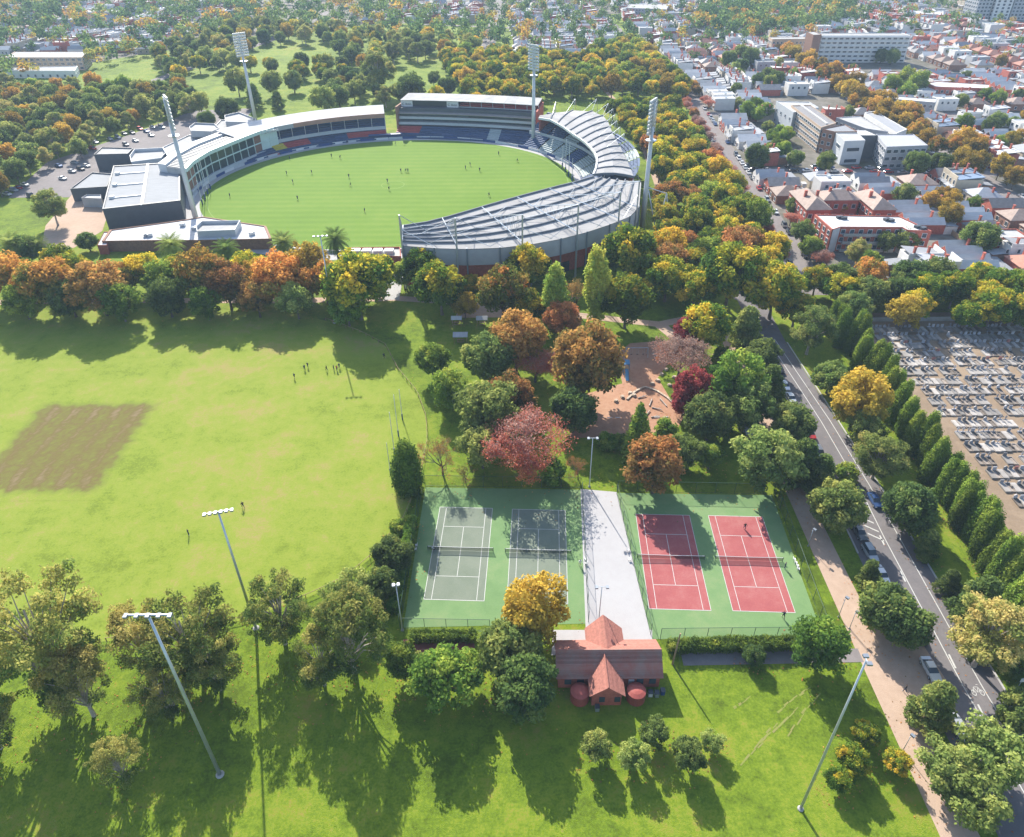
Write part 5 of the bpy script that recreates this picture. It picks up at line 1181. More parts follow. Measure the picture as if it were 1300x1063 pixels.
for s in range(6): MB().bar((231.5,582.3,2.9+s*3.0),(295.5,579.3,2.9+s*3.0),1.3,0.7).build('balcony', M['white_paint'], fa)
big('blank brown brick end tower of the slab apartments', [(224,580),(230.4,581),(230,596),(223.5,594)], 19.5, 'brick_brown', 'roof_pale', 1, 1, 1, 20)
big('pale flats behind the brown brick tower', [(205,612),(232,612),(232,622),(205,622)], 12, 'render_beige', 'roof_pale', 3)
big('dark blue-grey tower block at the edge of the suburb', [(462,792),(476,792),(476,815),(462,815)], 48, 'wall_grey', 'roof_pale', 15, 2.2, 1.8, 3.4, name='tower_block')
big('white tower block with dark window stripes', [(478,790),(494,789),(494,812),(478,812)], 52, 'render_white', 'roof_pale', 17, 2.2, 1.8, 5.2, name='tower_block')
big('grey-blue tower block with close window grid', [(496,790),(528,788),(528,812),(496,812)], 50, 'wall_grey', 'roof_pale', 16, 2.2, 1.8, 3.4, name='tower_block')
big('long low factory with bright white roof near the tower blocks', Q(8, (1143,15),(1148,12),(1198,13),(1198,17)), 7, 'render_white', 'roof_white', 1, name='factory', step=6)
big('brick school with long pale roof behind the terraces', Q(9, (1176,103),(1190,101),(1258,105),(1258,110),(1188,108)), 8, 'brick_red', 'roof_white', 2, name='school_building')
big('low brick classroom with white roof beside the brick school', Q(6, (1211,112),(1262,115),(1262,120),(1211,117)), 5.5, 'brick_red', 'roof_white', 1, name='school_building')
big('long flats with pale roof and shaded balconies west of the park', Q(10, (5,71),(18,64),(112,64),(103,71)), 9, 'render_beige', 'roof_white', 3, 2.6, 1.5, 4.5)
big('low white-roofed building below the western flats', Q(6, (0,88),(0,84),(98,82),(94,88)), 5, 'render_white', 'roof_pale', 1, step=5)
big('terracotta-trimmed low hall beside the western gold trees', Q(6, (-10,112),(20,104),(40,108),(5,118)), 5, 'brick_red', 'tin_blue', 1, step=5)
big('distant white long shed in the western haze', Q(6, (110,17),(112,14),(160,13),(156,17)), 7, 'render_white', 'roof_white', 1, name='factory', step=7)
big('distant grey shed with car yard in the western haze', Q(6, (95,52),(97,49),(180,48),(180,53)), 6, 'render_beige', 'tin_grey', 1, name='factory', step=7)
big('sawtooth-roofed row of shops beside the plane-tree street', Q(8, (1116,123),(1120,120),(1190,124),(1188,129)), 7.5, 'wall_grey', 'roof_white', 2, name='shop_row')
big('distant office with pale roof beyond the elm avenue', Q(9, (795,10),(800,5),(850,5),(846,12)), 9, 'wall_grey', 'roof_pale', 3, name='office_building')
# trees in the streets and gardens
r4 = random.Random(11)
def ok(x, y, r):
    return all((x-u)**2+(y-v)**2 > (0.6*(r+q))**2 for u, v, q in GROUND_TREES)
y = 226.0
while y < 640:
    xg = 98.6+(y-221)*14/240 if y < 461 else 112.6-(y-461)*0.03
    for dx, zone in ((-6.6, 'on the park side of the red-tree street'), (6.2, 'on the house side of the red-tree street')):
        if r4.random() < (0.9 if dx < 0 else 0.35): tree_at(xg+dx+r4.uniform(-0.6,0.6), y+r4.uniform(-2,2), 'bare_red' if r4.random() < 0.75 else 'rust', r4.uniform(5.5,7.5), zone, rr=r4)
    y += r4.uniform(10, 13)
for xs, lab in ((203.5, 'west'), (214.5, 'east')):
    y = 300.0
    while y < 620:
        if r4.random() < 0.72 and ok(xs, y, 5): tree_at(xs+(y-300)*0.022, y, 'gold' if r4.random() < 0.7 else 'orange', r4.uniform(8, 12), 'on the %s side of the plane-tree street' % lab, rr=r4)
        y += r4.uniform(10, 14)
for px, py, w, k in ((1022,262,46,'round'),(1195,255,48,'gold'),(1207,272,30,'gold'),(1050,262,18,'gold'),(1068,264,20,'gold'),(1085,263,20,'gold'),(1150,302,32,'olive'),(1125,308,24,'olive'),(1160,300,26,'elm'),(1245,300,44,'round'),(1020,295,30,'olive'),(1030,312,30,'green'),
    (960,200,30,'round'),(985,190,36,'green'),(1010,200,22,'round'),(1048,205,24,'round'),(1165,208,30,'round'),(1195,207,28,'round'),(1228,185,50,'orange'),(960,140,40,'green'),(990,170,34,'green'),(1150,108,60,'green'),(1095,125,34,'gold'),(940,75,50,'round'),(975,100,40,'round'),(1075,66,9,'cone'),(1105,66,9,'cone'),(1112,68,10,'cone'),(1120,70,18,'round'),(1133,72,18,'round'),(1100,135,30,'gold'),(1130,150,44,'gold'),(1160,160,40,'orange')):
    wm = w*depth(at(px, py))/FOCAL
    if wm < 14: tree_px(px, py, w, k, 'growing among the suburban houses'); continue
    for dx, dy, q in ((-0.28,0.02,0.5),(0.27,-0.05,0.55),(0.02,-0.2,0.5),(0.05,0.2,0.45)): tree_px(px+dx*w, py+dy*w*0.7, w*q*min(1, 24/wm), k, 'growing among the suburban houses')
for x, y, zone in suburb_trees:
    if not vis(x, y): continue
    if y > 560: continue
    if ok(x, y, 3.5): tree_at(x, y, pick([('green',3),('round',3),('gold',1.5),('olive',2),('gum',1),('rust',0.5)], r4), r4.uniform(5, 9), zone, rr=r4)
# park north of the stadium
CLEAR = [[(240,146),(232,98),(300,90),(360,102),(420,112),(420,140),(350,146)], [(310,92),(325,60),(430,60),(432,88)], [(462,122),(485,84),(560,78),(635,102),(630,132),(500,130)]]
for x, y in poisson([(225,150),(600,132),(640,100),(600,60),(430,45),(300,40),(200,70)], 12.5, CLEAR, 5000, r4):
    tree_at(x, y, pick([('elm',3),('gum',3),('round',2),('olive',3),('gold',1)], r4), r4.uniform(9, 13), 'in the lawns behind the stadium', rr=r4)
for px, py, w, k in ((288,138,30,'round'),(322,122,24,'pine'),(352,128,18,'pine'),(262,150,22,'round'),(520,112,40,'round'),(568,108,24,'round'),(345,105,26,'olive'),(372,104,24,'round'),(300,102,30,'olive'),(410,125,34,'olive'),(550,100,16,'olive'),(480,88,40,'gum')): tree_px(px, py, w, k, 'standing on the open lawn behind the stadium')
# distant wood and garden trees: one mass
def far_trees(name, pts, label):
    rng = np.random.default_rng(3); n = len(pts); q = 130
    C = np.array([(x, y, 0) for x, y, w, t in pts]); W_ = np.array([w for _, _, w, _ in pts]); T_ = np.array([t for *_, t in pts])
    # several lobes per crown so outlines stay uneven
    lob = rng.normal(size=(n, 7, 3)); lob /= np.linalg.norm(lob, axis=2, keepdims=True); lob *= 0.3
    li = rng.integers(0, 7, size=(n, q)); d = rng.normal(size=(n, q, 3)); d /= np.linalg.norm(d, axis=2, keepdims=True)
    P = lob[np.arange(n)[:, None], li]+d*0.26*(0.75+0.35*rng.random((n, q, 1))); P[:, :, 2] *= 0.85; P[:, :, 2] += 0.62
    P = C[:, None, :]+P*W_[:, None, None]; Nn = d+rng.normal(size=d.shape)*0.45+np.array([0, 0, 0.3])
    T = T_[:, None]+0.10*rng.normal(size=(n, 7))[np.arange(n)[:, None], li]+0.05*rng.normal(size=(n, q)); S = W_[:, None]*0.115*(0.7+0.6*rng.random((n, q)))
    me = quads_mesh(name, P.reshape(-1, 3), Nn.reshape(-1, 3), S.ravel(), np.clip(T.ravel(), 0, 1), M['leaf_far'], rng)
    o = bpy.data.objects.new(name, me); COL.objects.link(o); return tag(o, label, 'trees', kind='stuff')
leaf_mat('leaf_far', [(0.08, (0.06,0.11,0.04)), (0.4, (0.13,0.20,0.055)), (0.6, (0.22,0.27,0.07)), (0.78, (0.42,0.31,0.05)), (0.95, (0.5,0.24,0.06))], val=0.0)
FAR = []
def far_area(poly, gap, wr, mix, avoid=(), tries=6000):
    for x, y in poisson(poly, gap, avoid, tries, r4, False):
        if any(a-4 < x < b+4 and c-4 < y < d+4 for a, b, c, d in BUILT): continue
        FAR.append((x, y, r4.uniform(*wr), pick(mix, r4)))
DK = [(0.15,2.5),(0.35,4),(0.5,3),(0.8,2.2),(0.9,0.7)]
far_area([(-60,122),(-60,-18),(420,-18),(620,35),(640,60),(600,60),(430,45),(300,40),(200,70),(110,90)], 14, (10,16), DK, [[(0,92),(10,60),(115,60),(112,92)],[(90,56),(95,46),(185,46),(185,56)],[(105,20),(108,10),(165,10),(160,20)]])
far_area([(620,60),(610,-15),(900,-15),(1340,-15),(1340,30),(900,60),(820,70),(760,75)], 15, (8,13), [(0.15,3),(0.35,4),(0.5,3),(0.8,1.6),(0.9,0.8)])
far_area([(870,45),(900,12),(1080,8),(1080,30),(1010,45),(930,52)], 12, (11,16), DK)
for x, y, zone in suburb_trees:
    if y > 560 and vis(x, y): FAR.append((x, y, r4.uniform(6, 10), pick(DK, r4)))
far_trees('distant_trees', FAR, 'hazy mass of distant green and gold tree crowns around the far suburb')
print('trees', sum(TREE_COUNT.values()), TREE_COUNT, 'far', len(FAR))
# ------------------------------------------------------------------ tennis clubhouse
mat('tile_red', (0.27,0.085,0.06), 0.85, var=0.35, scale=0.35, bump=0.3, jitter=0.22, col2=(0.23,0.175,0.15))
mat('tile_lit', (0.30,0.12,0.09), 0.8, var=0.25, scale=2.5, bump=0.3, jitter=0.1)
ch = thing('clubhouse', 'brick tennis clubhouse with tiled red roof, two cross gables and pale apron', 'clubhouse', (15, 71, 0))
X0, X1, YS, YR, YN, ZE, ZR = 6.6, 23.6, 67.6, 71.0, 74.8, 3.0, 5.6
MB().prism([(X0+0.4,YS+0.5),(X1-0.4,YS+0.5),(X1-0.4,YN-0.5),(X0+0.4,YN-0.5)], 0, 3.05).build('wall', M['brick_red'], ch)
for x, s in ((X0+0.4, -1), (X1-0.4, 1)): MB().add([(x,YS+0.5,3.0),(x,YN-0.5,3.0),(x,YR,ZR-0.25),(x-s*0.2,YS+0.5,3.0),(x-s*0.2,YN-0.5,3.0),(x-s*0.2,YR,ZR-0.25)], [(0,1,2),(5,4,3),(0,2,5,3),(1,4,5,2)]).build('gable_wall', M['render_cream'], ch)
def courses(p0, p1, q0, q1, n, m, lift=0.07):
    """overlapping tile courses between an eave p0-p1 and a ridge q0-q1"""
    for k in range(n):
        a, b = lerp(p0, q0, k/n), lerp(p1, q1, k/n); c, d = lerp(p1, q1, (k+1.12)/n if k < n-1 else 1), lerp(p0, q0, (k+1.12)/n if k < n-1 else 1)
        a = (a[0], a[1], a[2]+lift); b = (b[0], b[1], b[2]+lift)
        MB().slab([a, b, c, d], 0.06).build('tile_course', m, ch)
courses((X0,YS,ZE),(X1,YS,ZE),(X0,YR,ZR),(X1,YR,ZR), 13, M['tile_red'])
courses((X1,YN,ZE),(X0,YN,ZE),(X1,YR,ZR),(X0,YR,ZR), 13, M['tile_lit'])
MB().tube((X0,YR,ZR+0.04),(X1,YR,ZR+0.04),0.14,0.14,6).build('ridge_cap', M['tile_red'], ch)
gx, gy0 = 14.4, 64.6
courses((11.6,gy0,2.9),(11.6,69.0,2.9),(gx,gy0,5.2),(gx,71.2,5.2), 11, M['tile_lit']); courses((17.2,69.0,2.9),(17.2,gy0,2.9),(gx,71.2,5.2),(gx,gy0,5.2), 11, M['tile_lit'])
MB().prism([(12.1,gy0+0.4),(16.7,gy0+0.4),(16.7,68),(12.1,68)], 0, 3.0).build('wall', M['brick_red'], ch)
MB().add([(12.1,gy0+0.4,3),(16.7,gy0+0.4,3),(gx,gy0+0.4,4.95)], [(0,1,2)]).build('gable_wall', M['brick_red'], ch)
MB().tube((gx,gy0,5.28),(gx,71.2,5.28),0.12,0.12,6).build('ridge_cap', M['tile_lit'], ch)
by = 78.2
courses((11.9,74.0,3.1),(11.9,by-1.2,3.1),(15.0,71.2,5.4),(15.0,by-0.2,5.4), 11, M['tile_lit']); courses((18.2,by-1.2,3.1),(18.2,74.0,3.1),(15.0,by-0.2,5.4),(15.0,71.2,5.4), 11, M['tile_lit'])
MB().prism([(12.3,74),(17.8,74),(17.8,by-1.6),(12.3,by-1.6)], 0, 3.1).build('wall', M['brick_red'], ch)
for x in (13.2, 15.6): w_ = MB().box(x,x+0.9,gy0+0.3,gy0+0.42,1.0,2.2).build('window', M['window_glass'], ch); MB().box(x-0.1,x+1.0,gy0+0.25,gy0+0.4,0.88,1.0).build('window_sill', M['frame_white'], w_)
for x in (8, 10, 19.5, 21.5): w_ = MB().box(x,x+1.1,YS+0.4,YS+0.52,1.0,2.2).build('window', M['window_glass'], ch); MB().box(x-0.1,x+1.2,YS+0.35,YS+0.5,0.88,1.0).build('window_sill', M['frame_white'], w_)
MB().box(18.2,19.1,YS+0.38,YS+0.52,0,2.1).build('door', M['frame_white'], ch)
for lab, x in (('round dark red water tank under the trees by the clubhouse gable', 10.3), ('round red water tank between the clubhouse gable and bins', 19.2)):
    t = thing('water_tank', lab, 'tank', (x, 66.2, 0)); MB().lathe((0,0,0), [(1.5,0),(1.5,2.0),(1.45,2.05)], 20).build('shell', M['rust_red'], t, False); MB().lathe((0,0,2.05), [(1.52,0),(0.9,0.25),(0.3,0.35)], 20).build('lid', M['rust_red'], t, False)
for i, (x, y, m, lab) in enumerate(((21.6,66.6,'white_paint','white bin beside the clubhouse wall'),(22.6,66.5,'galvanised','grey bin beside the clubhouse wall'),(23.6,66.9,'board_blue','blue bin at the clubhouse corner'),(12.9,64.2,'galvanised','grey cabinet before the clubhouse gable'))):
    t = thing('bin', lab, 'bin', (x, y, 0)); MB().prism([(-0.3,-0.35),(0.3,-0.35),(0.34,0.36),(-0.34,0.36)], 0.08, 1.0).build('body', M[m], t, False); MB().box(-0.36,0.36,-0.4,0.4,1.0,1.1).build('lid', M['dark_steel'], t, False)
    for sx in (-0.25, 0.25): MB().tube((sx,0.3,0.1),(sx+0.05,0.3,0.1),0.1,0.1,8).build('wheel', M['rubber'], t, False)
# ------------------------------------------------------------------ lamp poles
def lamp_pole(label, x, y, h, heads, r=0.16, face=0.0, arm=1.2, name='lamp_pole', m='galvanised'):
    t = thing(name, label, 'lamp pole', (x, y, 0), face)
    MB().tube((0,0,0),(0,0,h),r,r*0.55,10).build('pole', M[m], t, False, True); MB().lathe((0,0,0), [(r*2.2,0),(r*2.2,0.15),(r*1.2,0.3)], 10).build('base', M['concrete'], t, False)
    if heads: MB().tube((-arm,0,h),(arm,0,h),r*0.45,r*0.45,6).build('crossarm', M[m], t, False)
    for k in range(heads):
        sx = arm*(-1+2*k/max(1, heads-1)) if heads > 1 else arm
        o = MB().prism([(sx-0.24,-0.42),(sx+0.24,-0.42),(sx+0.2,0.2),(sx-0.2,0.2)], h-0.12, h+0.16).build('lamp_head', M['grey_steel'], t, False); MB().box(sx-0.18,sx+0.18,-0.36,0.08,h-0.17,h-0.125).build('lens', M['white_paint'], o, False)
    return t
p = at(277,650,28); lamp_pole('tall pole with six round lamps rising behind the gum trees', p[0], p[1], 28, 6, 0.26, 0.25, 2.0)
p = at(188,781,36); lamp_pole('tall grey pole with a level bar of floodlights among gum trees', p[0], p[1], 36, 5, 0.28, 0.0, 2.6)
lamp_pole('tall pole with floodlight bar in the row before the stadium', -53.0, 188.5, 27.6, 4, 0.24, 0.1, 1.8)
p = at(1100,838,34); lamp_pole('tall grey pole on the lawn beside the gravel path', p[0], p[1], 34, 2, 0.2, pi/2, 0.5)
lamp_pole('T-shaped lamp pole between lawn and white walkway', 16.5, 115.5, 13.4, 2, 0.13, 0.0, 0.9, m='pole_white')
lamp_pole('court lamp pole at the hedge corner of the grey courts', -19.4, 79.3, 11.9, 2, 0.13, 0.2, 0.4, m='pole_white')
lamp_pole('twin-headed court lamp pole behind the clubhouse gable', 14.8, 80.3, 9.7, 2, 0.11, 0.0, 0.9)
t = thing('utility_pole', 'leaning timber pole at the clubhouse end beside the hedge', 'pole', (26.2, 72.2, 0)); MB().tube((0,0,0),(0.5,0.4,7.5),0.17,0.12,8).build('pole', M['timber'], t, False); MB().tube((0.1,0.1,0.02),(0.8,-2.5,0.0),0.03,0.03,4).tube((0.45,0.38,6.8),(0.8,-2.5,0.0),0.02,0.02,4).build('guy_wire', M['dark_steel'], t, False)
for lab, x, y, h in (('path lamp beside the court fence at the gravel path', 57.2,81.3,5.0),('path lamp opposite the round verge tree', 58.2,78.9,4.2),('path lamp near the young golden trees', 57.6,57.3,4.0),('path lamp beside the bare lawn tree', 57.6,98.0,4.4),('path lamp near the playground lawn', 58.4,146,4.4)): lamp_pole(lab, x, y, h, 1, 0.07, 0.6, 0.35, m='galvanised')
t = thing('road_sign', 'small white road sign on the cemetery verge', 'sign', (80.6, 67.4, 0)); MB().tube((0,0,0),(0,0,2.6),0.05,0.05,6).build('post', M['galvanised'], t, False); MB().box(-0.35,0.35,-0.08,-0.05,1.7,2.6).build('plate', M['white_paint'], t, False)
# ------------------------------------------------------------------ oval fence and goal posts
EDGE = [(-56,190),(-44,182),(-35.7,174.6),(-30.8,162.3),(-24.3,151.1),(-21.1,140.9),(-19.9,131.7),(-20.2,120.6),(-22.3,106.1),(-27,96.5),(-31.3,90.8),(-37,86.8),(-48.9,81.3),(-70,77.5)]
E2 = resample([p+(0,) for p in EDGE], 56)
t = thing('rail_fence', 'low timber rail fence curving around the park oval', 'fence', E2[0])
pm = MB().box(-0.06,0.06,-0.06,0.06,0,1.0).mesh('post', M['timber'])
for i, p in enumerate(E2):
    put('post', pm, t, (p[0]-E2[0][0], p[1]-E2[0][1], 0))
    if i: a = E2[i-1]; MB().bar((a[0],a[1],0.98),(p[0],p[1],0.98),0.06,0.1).build('rail', M['timber'], t)
for k, (px, py, h) in enumerate(((511,533,9),(506,554,12),(501,577,12),(496,603,9))):
    b = at(px, py); t = thing('goal_post', 'slim white goal post near the corner of the grey courts', 'goal post', (b[0], b[1], 0), group='park goal posts'); MB().tube((0,0,0),(0,0,h),0.09,0.07,8).build('pole', M['white_paint'], t, False); MB().tube((0,0,0),(0,0,1.8),0.16,0.16,8).build('pad', M['board_blue'], t, False)
# ------------------------------------------------------------------ cars
mats_car = {}
for n_, c_ in dict(white=(0.62,0.62,0.62), silver=(0.38,0.40,0.42), grey=(0.13,0.14,0.15), black=(0.025,0.025,0.03), red=(0.38,0.03,0.03), blue=(0.05,0.10,0.24)).items():
    mats_car[n_] = mat('car_'+n_, c_, 0.25, 0.3, spec=0.5)
mat('lamp_glass', (0.6,0.6,0.58), 0.2); mat('tail_red', (0.4,0.02,0.02), 0.3)
def loft(mb, secs):
    """closed body from cross sections (y, half-width, z0, z1, top half-width)"""
    R_ = []
    for y, w, z0, z1, tw in secs:
        b = len(mb.v); mb.v += [(-w*0.94,y,z0),(-w,y,z0+(z1-z0)*0.45),(-tw,y,z1),(tw,y,z1),(w,y,z0+(z1-z0)*0.45),(w*0.94,y,z0)]; R_.append(b)
    for a, b in zip(R_[:-1], R_[1:]):
        for i in range(6): mb.f.append((a+i, a+(i+1) % 6, b+(i+1) % 6, b+i)); mb.m.append(0)
    mb.f.append(tuple(R_[0]+i for i in range(5, -1, -1))); mb.f.append(tuple(R_[-1]+i for i in range(6))); mb.m += [0, 0]
    return mb
def make_car(colour, wagon):
    t = bpy.data.objects.new('car', None); COL.objects.link(t); cm = mats_car[colour]
    mb = MB(); loft(mb, [(-2.2,0.72,0.4,0.72,0.66),(-2.1,0.84,0.28,0.82,0.76),(-0.9,0.9,0.25,0.98,0.84),(1.3,0.9,0.25,1.0,0.84),(2.1,0.86,0.28,0.98,0.78),(2.25,0.76,0.4,0.86,0.7)]); mb.build('body', cm, t, False)
    e = 2.0 if wagon else 1.5; h = 1.72 if wagon else 1.46
    mb = MB(); loft(mb, [(-1.05,0.8,0.94,0.98,0.76),(-0.35,0.78,0.94,h-0.05,0.62),(0.9,0.78,0.95,h-0.05,0.62),(e,0.78,0.95,1.02,0.72)] if not wagon else [(-1.05,0.8,0.94,0.98,0.76),(-0.35,0.78,0.94,h-0.05,0.64),(1.7,0.78,0.95,h-0.05,0.64),(2.1,0.78,0.95,1.02,0.72)]); mb.build('cabin_glass', M['glass_dark'], t, False)
    MB().slab([(-0.62,-0.32,h),(0.62,-0.32,h),(0.62,1.66 if wagon else 0.9,h),(-0.62,1.66 if wagon else 0.9,h)], 0.07).build('roof', cm, t, False)
    for sx in (-1, 1):
        for y in (-1.4, 1.4): o = MB().tube((sx*0.72,y,0.32),(sx*0.92,y,0.32),0.32,0.32,12).build('wheel', M['rubber'], t, False); MB().tube((sx*0.9,y,0.32),(sx*0.935,y,0.32),0.19,0.19,10).build('rim', M['galvanised'], o, False)
        MB().box(sx*0.62-0.16,sx*0.62+0.16,-2.2,-2.1,0.58,0.74).build('headlight', M['lamp_glass'], t, False); MB().box(sx*0.64-0.14,sx*0.64+0.14,2.18,2.27,0.62,0.82).build('tail_light', M['tail_red'], t, False)
    return t
CARP = {}
def car(x, y, rz, colour, label, wagon=False, group=None):
    k = (colour, wagon)
    if k in CARP: o = copy_tree(CARP[k])
    else: o = CARP[k] = make_car(colour, wagon)
    o.location = (x, y, 0.05); o.rotation_euler = (0, 0, rz); tag(o, label, 'car', group)
    if not group and 'group' in o: del o['group']
    return o
car(68.6,95.6,0.03,'silver','silver wagon parked below the round verge tree by hatched road markings',True); car(68.4,90.2,0.02,'white','white car parked half hidden by the large verge tree'); car(69.5,125.6,0.0,'white','white wagon parked near the dark pines on the road',True)
car(69.9,132.6,0.0,'red','red car parked in front of the white wagon'); car(70.1,147,0.0,'silver','silver car parked under the trees beside the road'); car(71.4,160.5,0.0,'black','black car driving on the road beside the pines'); car(70.3,152.5,0.0,'white','white car parked behind the black car'); car(72.2,184,0.05,'grey','grey car driving where the road meets the elms'); car(69.2,77.5,0.0,'grey','grey car parked in tree shade by the gravel apron'); car(68.0,70.5,0.0,'white','white car parked at the end of the gravel apron')
for x, y, c, lab in ((68.8,101.0,'grey','grey car parked behind the silver wagon under the verge tree'),(68.2,84.5,'silver','silver car parked below the large verge tree'),(69.8,138.5,'silver','silver car parked in front of the red car'),(70.2,170,'white','white car parked where the verge narrows'),(75.6,110,'blue','blue car driving past the hatched road markings'),(67.4,60.5,'silver','silver car parked beside the large olive trees')): car(x, y, 0.02, c, lab)
r5 = random.Random(9); CC = ['white','white','silver','silver','grey','black','red','blue']
def park(pts, rz, place, p=0.75):
    for x, y in pts:
        if r5.random() < p and vis(x, y): c = r5.choice(CC); lab = '%s car parked %s' % (c, place); car(x, y, rz+r5.uniform(-0.03,0.03), c, lab, r5.random() < 0.4, lab)
for s, place in ((-3.6, 'on the park side of the red-tree street'), (3.6, 'on the house side of the red-tree street')): park([(98.9+(y-221)*14/240+s, y) for y in range(226, 460, 7)], -0.055, place, 0.5)
for s, place in ((-4.4, 'on the west kerb of the plane-tree street'), (4.4, 'on the east kerb of the plane-tree street')): park([(208.6+(y-280)*0.025+s, y) for y in range(262, 540, 7)], -0.02, place, 0.6)
park([(x, 332.0-(x-105)*0.085-3.0) for x in range(112, 204, 6)], pi/2+0.09, 'in front of the school', 0.85); park([(x, 332.0-(x-105)*0.085+2.6) for x in range(112, 204, 6)], pi/2+0.09, 'across the street from the school', 0.5)
for k, (px, py) in enumerate(((112,183),(122,182),(140,178),(150,176),(158,171),(168,170),(178,165),(186,168),(194,163),(206,163),(192,173),(172,180),(160,185))): q = at(px, py); c = CC[k % len(CC)]; lab = c+' car parked in the lot behind the stadium plant rooms'; car(q[0], q[1], 0.9, c, lab, k % 3 == 0, lab)
for k, (px, py) in enumerate(((10,248),(18,243),(24,240),(32,236),(40,250),(75,212),(92,219),(103,216),(110,212),(95,208),(118,190),(80,228))): q = at(px, py); c = CC[(k*3) % len(CC)]; lab = c+' car parked by the forecourt lawn'; car(q[0], q[1], 1.1, c, lab, k % 3 == 1, lab)
for k in range(14): x, y = -20+r5.uniform(-5,5), 575+k*13; lab = 'pale car on the wide road beyond the elm avenue'; car(x+(y-575)*0.02, y, 0.0, CC[k % 4], lab, group=lab)
# ------------------------------------------------------------------ people
mat('skin', (0.40,0.25,0.18), 0.7); mat('cloth_navy', (0.02,0.03,0.07), 0.9); mat('cloth_white', (0.6,0.6,0.6), 0.9); mat('cloth_black', (0.02,0.02,0.02), 0.9); mat('cloth_red', (0.35,0.04,0.04), 0.9); mat('hair_dark', (0.03,0.02,0.015), 0.9)
def person_mesh(name, J, E, top, bottom):
    """one continuous skinned figure; J: joint -> (pos, radius)"""
    ks = list(J); me = bpy.data.meshes.new(name); me.from_pydata([J[k][0] for k in ks], [(ks.index(a), ks.index(b)) for a, b in E], [])
    o = bpy.data.objects.new(name, me); COL.objects.link(o); sk = o.modifiers.new('skin', 'SKIN'); sk.use_smooth_shade = True
    for i, k in enumerate(ks): r = J[k][1]; d = me.skin_vertices[0].data[i]; d.radius = (r, r) if not isinstance(r, tuple) else r; d.use_root = (k == 'pelvis')
    ss = o.modifiers.new('sub', 'SUBSURF'); ss.levels = 1; ss.render_levels = 1
    dg = bpy.context.evaluated_depsgraph_get(); m2 = bpy.data.meshes.new_from_object(o.evaluated_get(dg)); bpy.data.objects.remove(o); bpy.data.meshes.remove(me)
    m2.materials.clear()
    for m in (M['skin'], M[top], M[bottom], M['hair_dark'], M['cloth_white']): m2.materials.append(m)
    hp, nk = Vector(J['pelvis'][0]), Vector(J['neck'][0]); up = (nk-hp).length; hd = Vector(J['head'][0])
    for p in m2.polygons:
        c = p.center; p.material_index = 0
        if (c-hd).length < 0.17: p.material_index = 3 if c.z > hd.z+0.03 and c.y > hd.y-0.06 else 0
        elif c.z > hp.z+0.05 and abs(c.x) < 0.36 and c.z < nk.z+0.02: p.material_index = 1
        elif c.z < 0.1: p.material_index = 4
        elif c.z > hp.z-0.34: p.material_index = 2
        elif bottom == 'cloth_navy': p.material_index = 2
    return m2
def pose(stride, arm, lean=0.0, sit=False):
    if sit:
        J = {'pelvis': ((0,0,0.45),0.15), 'chest': ((0,-0.03,0.78),0.16), 'neck': ((0,-0.05,0.98),0.06), 'head': ((0,-0.08,1.12),0.11), 'crown': ((0,-0.07,1.22),0.08)}
        for s, n in ((-1,'l'),(1,'r')): J.update({n+'sh': ((0.2*s,-0.04,0.92),0.07), n+'el': ((0.27*s,-0.14,0.68),0.05), n+'ha': ((0.16*s,-0.36,0.62),0.045), n+'hip': ((0.1*s,-0.05,0.46),0.11), n+'kn': ((0.13*s,-0.45,0.48),0.075), n+'an': ((0.13*s,-0.48,0.09),0.05), n+'to': ((0.13*s,-0.64,0.05),0.045)})
    else:
        J = {'pelvis': ((0,0,0.95),(0.17,0.13)), 'chest': ((0,-lean*0.4,1.28),(0.19,0.13)), 'neck': ((0,-lean,1.5),0.06), 'head': ((0,-lean-0.03,1.63),0.105), 'crown': ((0,-lean-0.02,1.73),0.08)}
        for s, n in ((-1,'l'),(1,'r')):
            q = stride*s; a = arm*s
            J.update({n+'sh': ((0.21*s,-lean*0.9,1.42),0.075), n+'el': ((0.3*s,-lean-a*0.5,1.14),0.05), n+'ha': ((0.29*s,-lean-0.12-a,0.9+abs(a)*0.5),0.045), n+'hip': ((0.1*s,0,0.9),0.11), n+'kn': ((0.12*s,-q*0.5-0.03,0.5),0.075), n+'an': ((0.12*s,-q*0.8+0.05,0.09),0.05), n+'to': ((0.13*s,-q*0.8-0.13,0.05),0.045)})
    E_ = [('pelvis','chest'),('chest','neck'),('neck','head'),('head','crown')]
    for n in 'lr': E_ += [('chest',n+'sh'),(n+'sh',n+'el'),(n+'el',n+'ha'),('pelvis',n+'hip'),(n+'hip',n+'kn'),(n+'kn',n+'an'),(n+'an',n+'to')]
    return J, E_
PPL = dict(run=person_mesh('person', *pose(0.42, 0.3, 0.12), 'cloth_navy', 'cloth_black'), stand=person_mesh('person', *pose(0.06, 0.03), 'cloth_navy', 'cloth_navy'), walk=person_mesh('person', *pose(0.28, 0.18, 0.03), 'cloth_black', 'cloth_navy'),
    white=person_mesh('person', *pose(0.2, 0.35, 0.08), 'cloth_white', 'cloth_white'), red=person_mesh('person', *pose(0.1, 0.08), 'cloth_red', 'cloth_navy'), sit=person_mesh('person', *pose(0, 0, 0, True), 'cloth_white', 'cloth_navy'))
def person(px, py, kind, label, rz=None, group=None, z=0.0, s=1.0):
    b = at(px, py); o = bpy.data.objects.new('person', PPL[kind]); COL.objects.link(o); o.location = (b[0], b[1], z); o.rotation_euler = (0, 0, r5.uniform(0, 6.28) if rz is None else rz); o.scale = (s, s, s); return tag(o, label, 'person', group)
L1 = 'footballer in dark kit running on the stadium field'; L2 = 'footballer in dark kit standing on the stadium field'
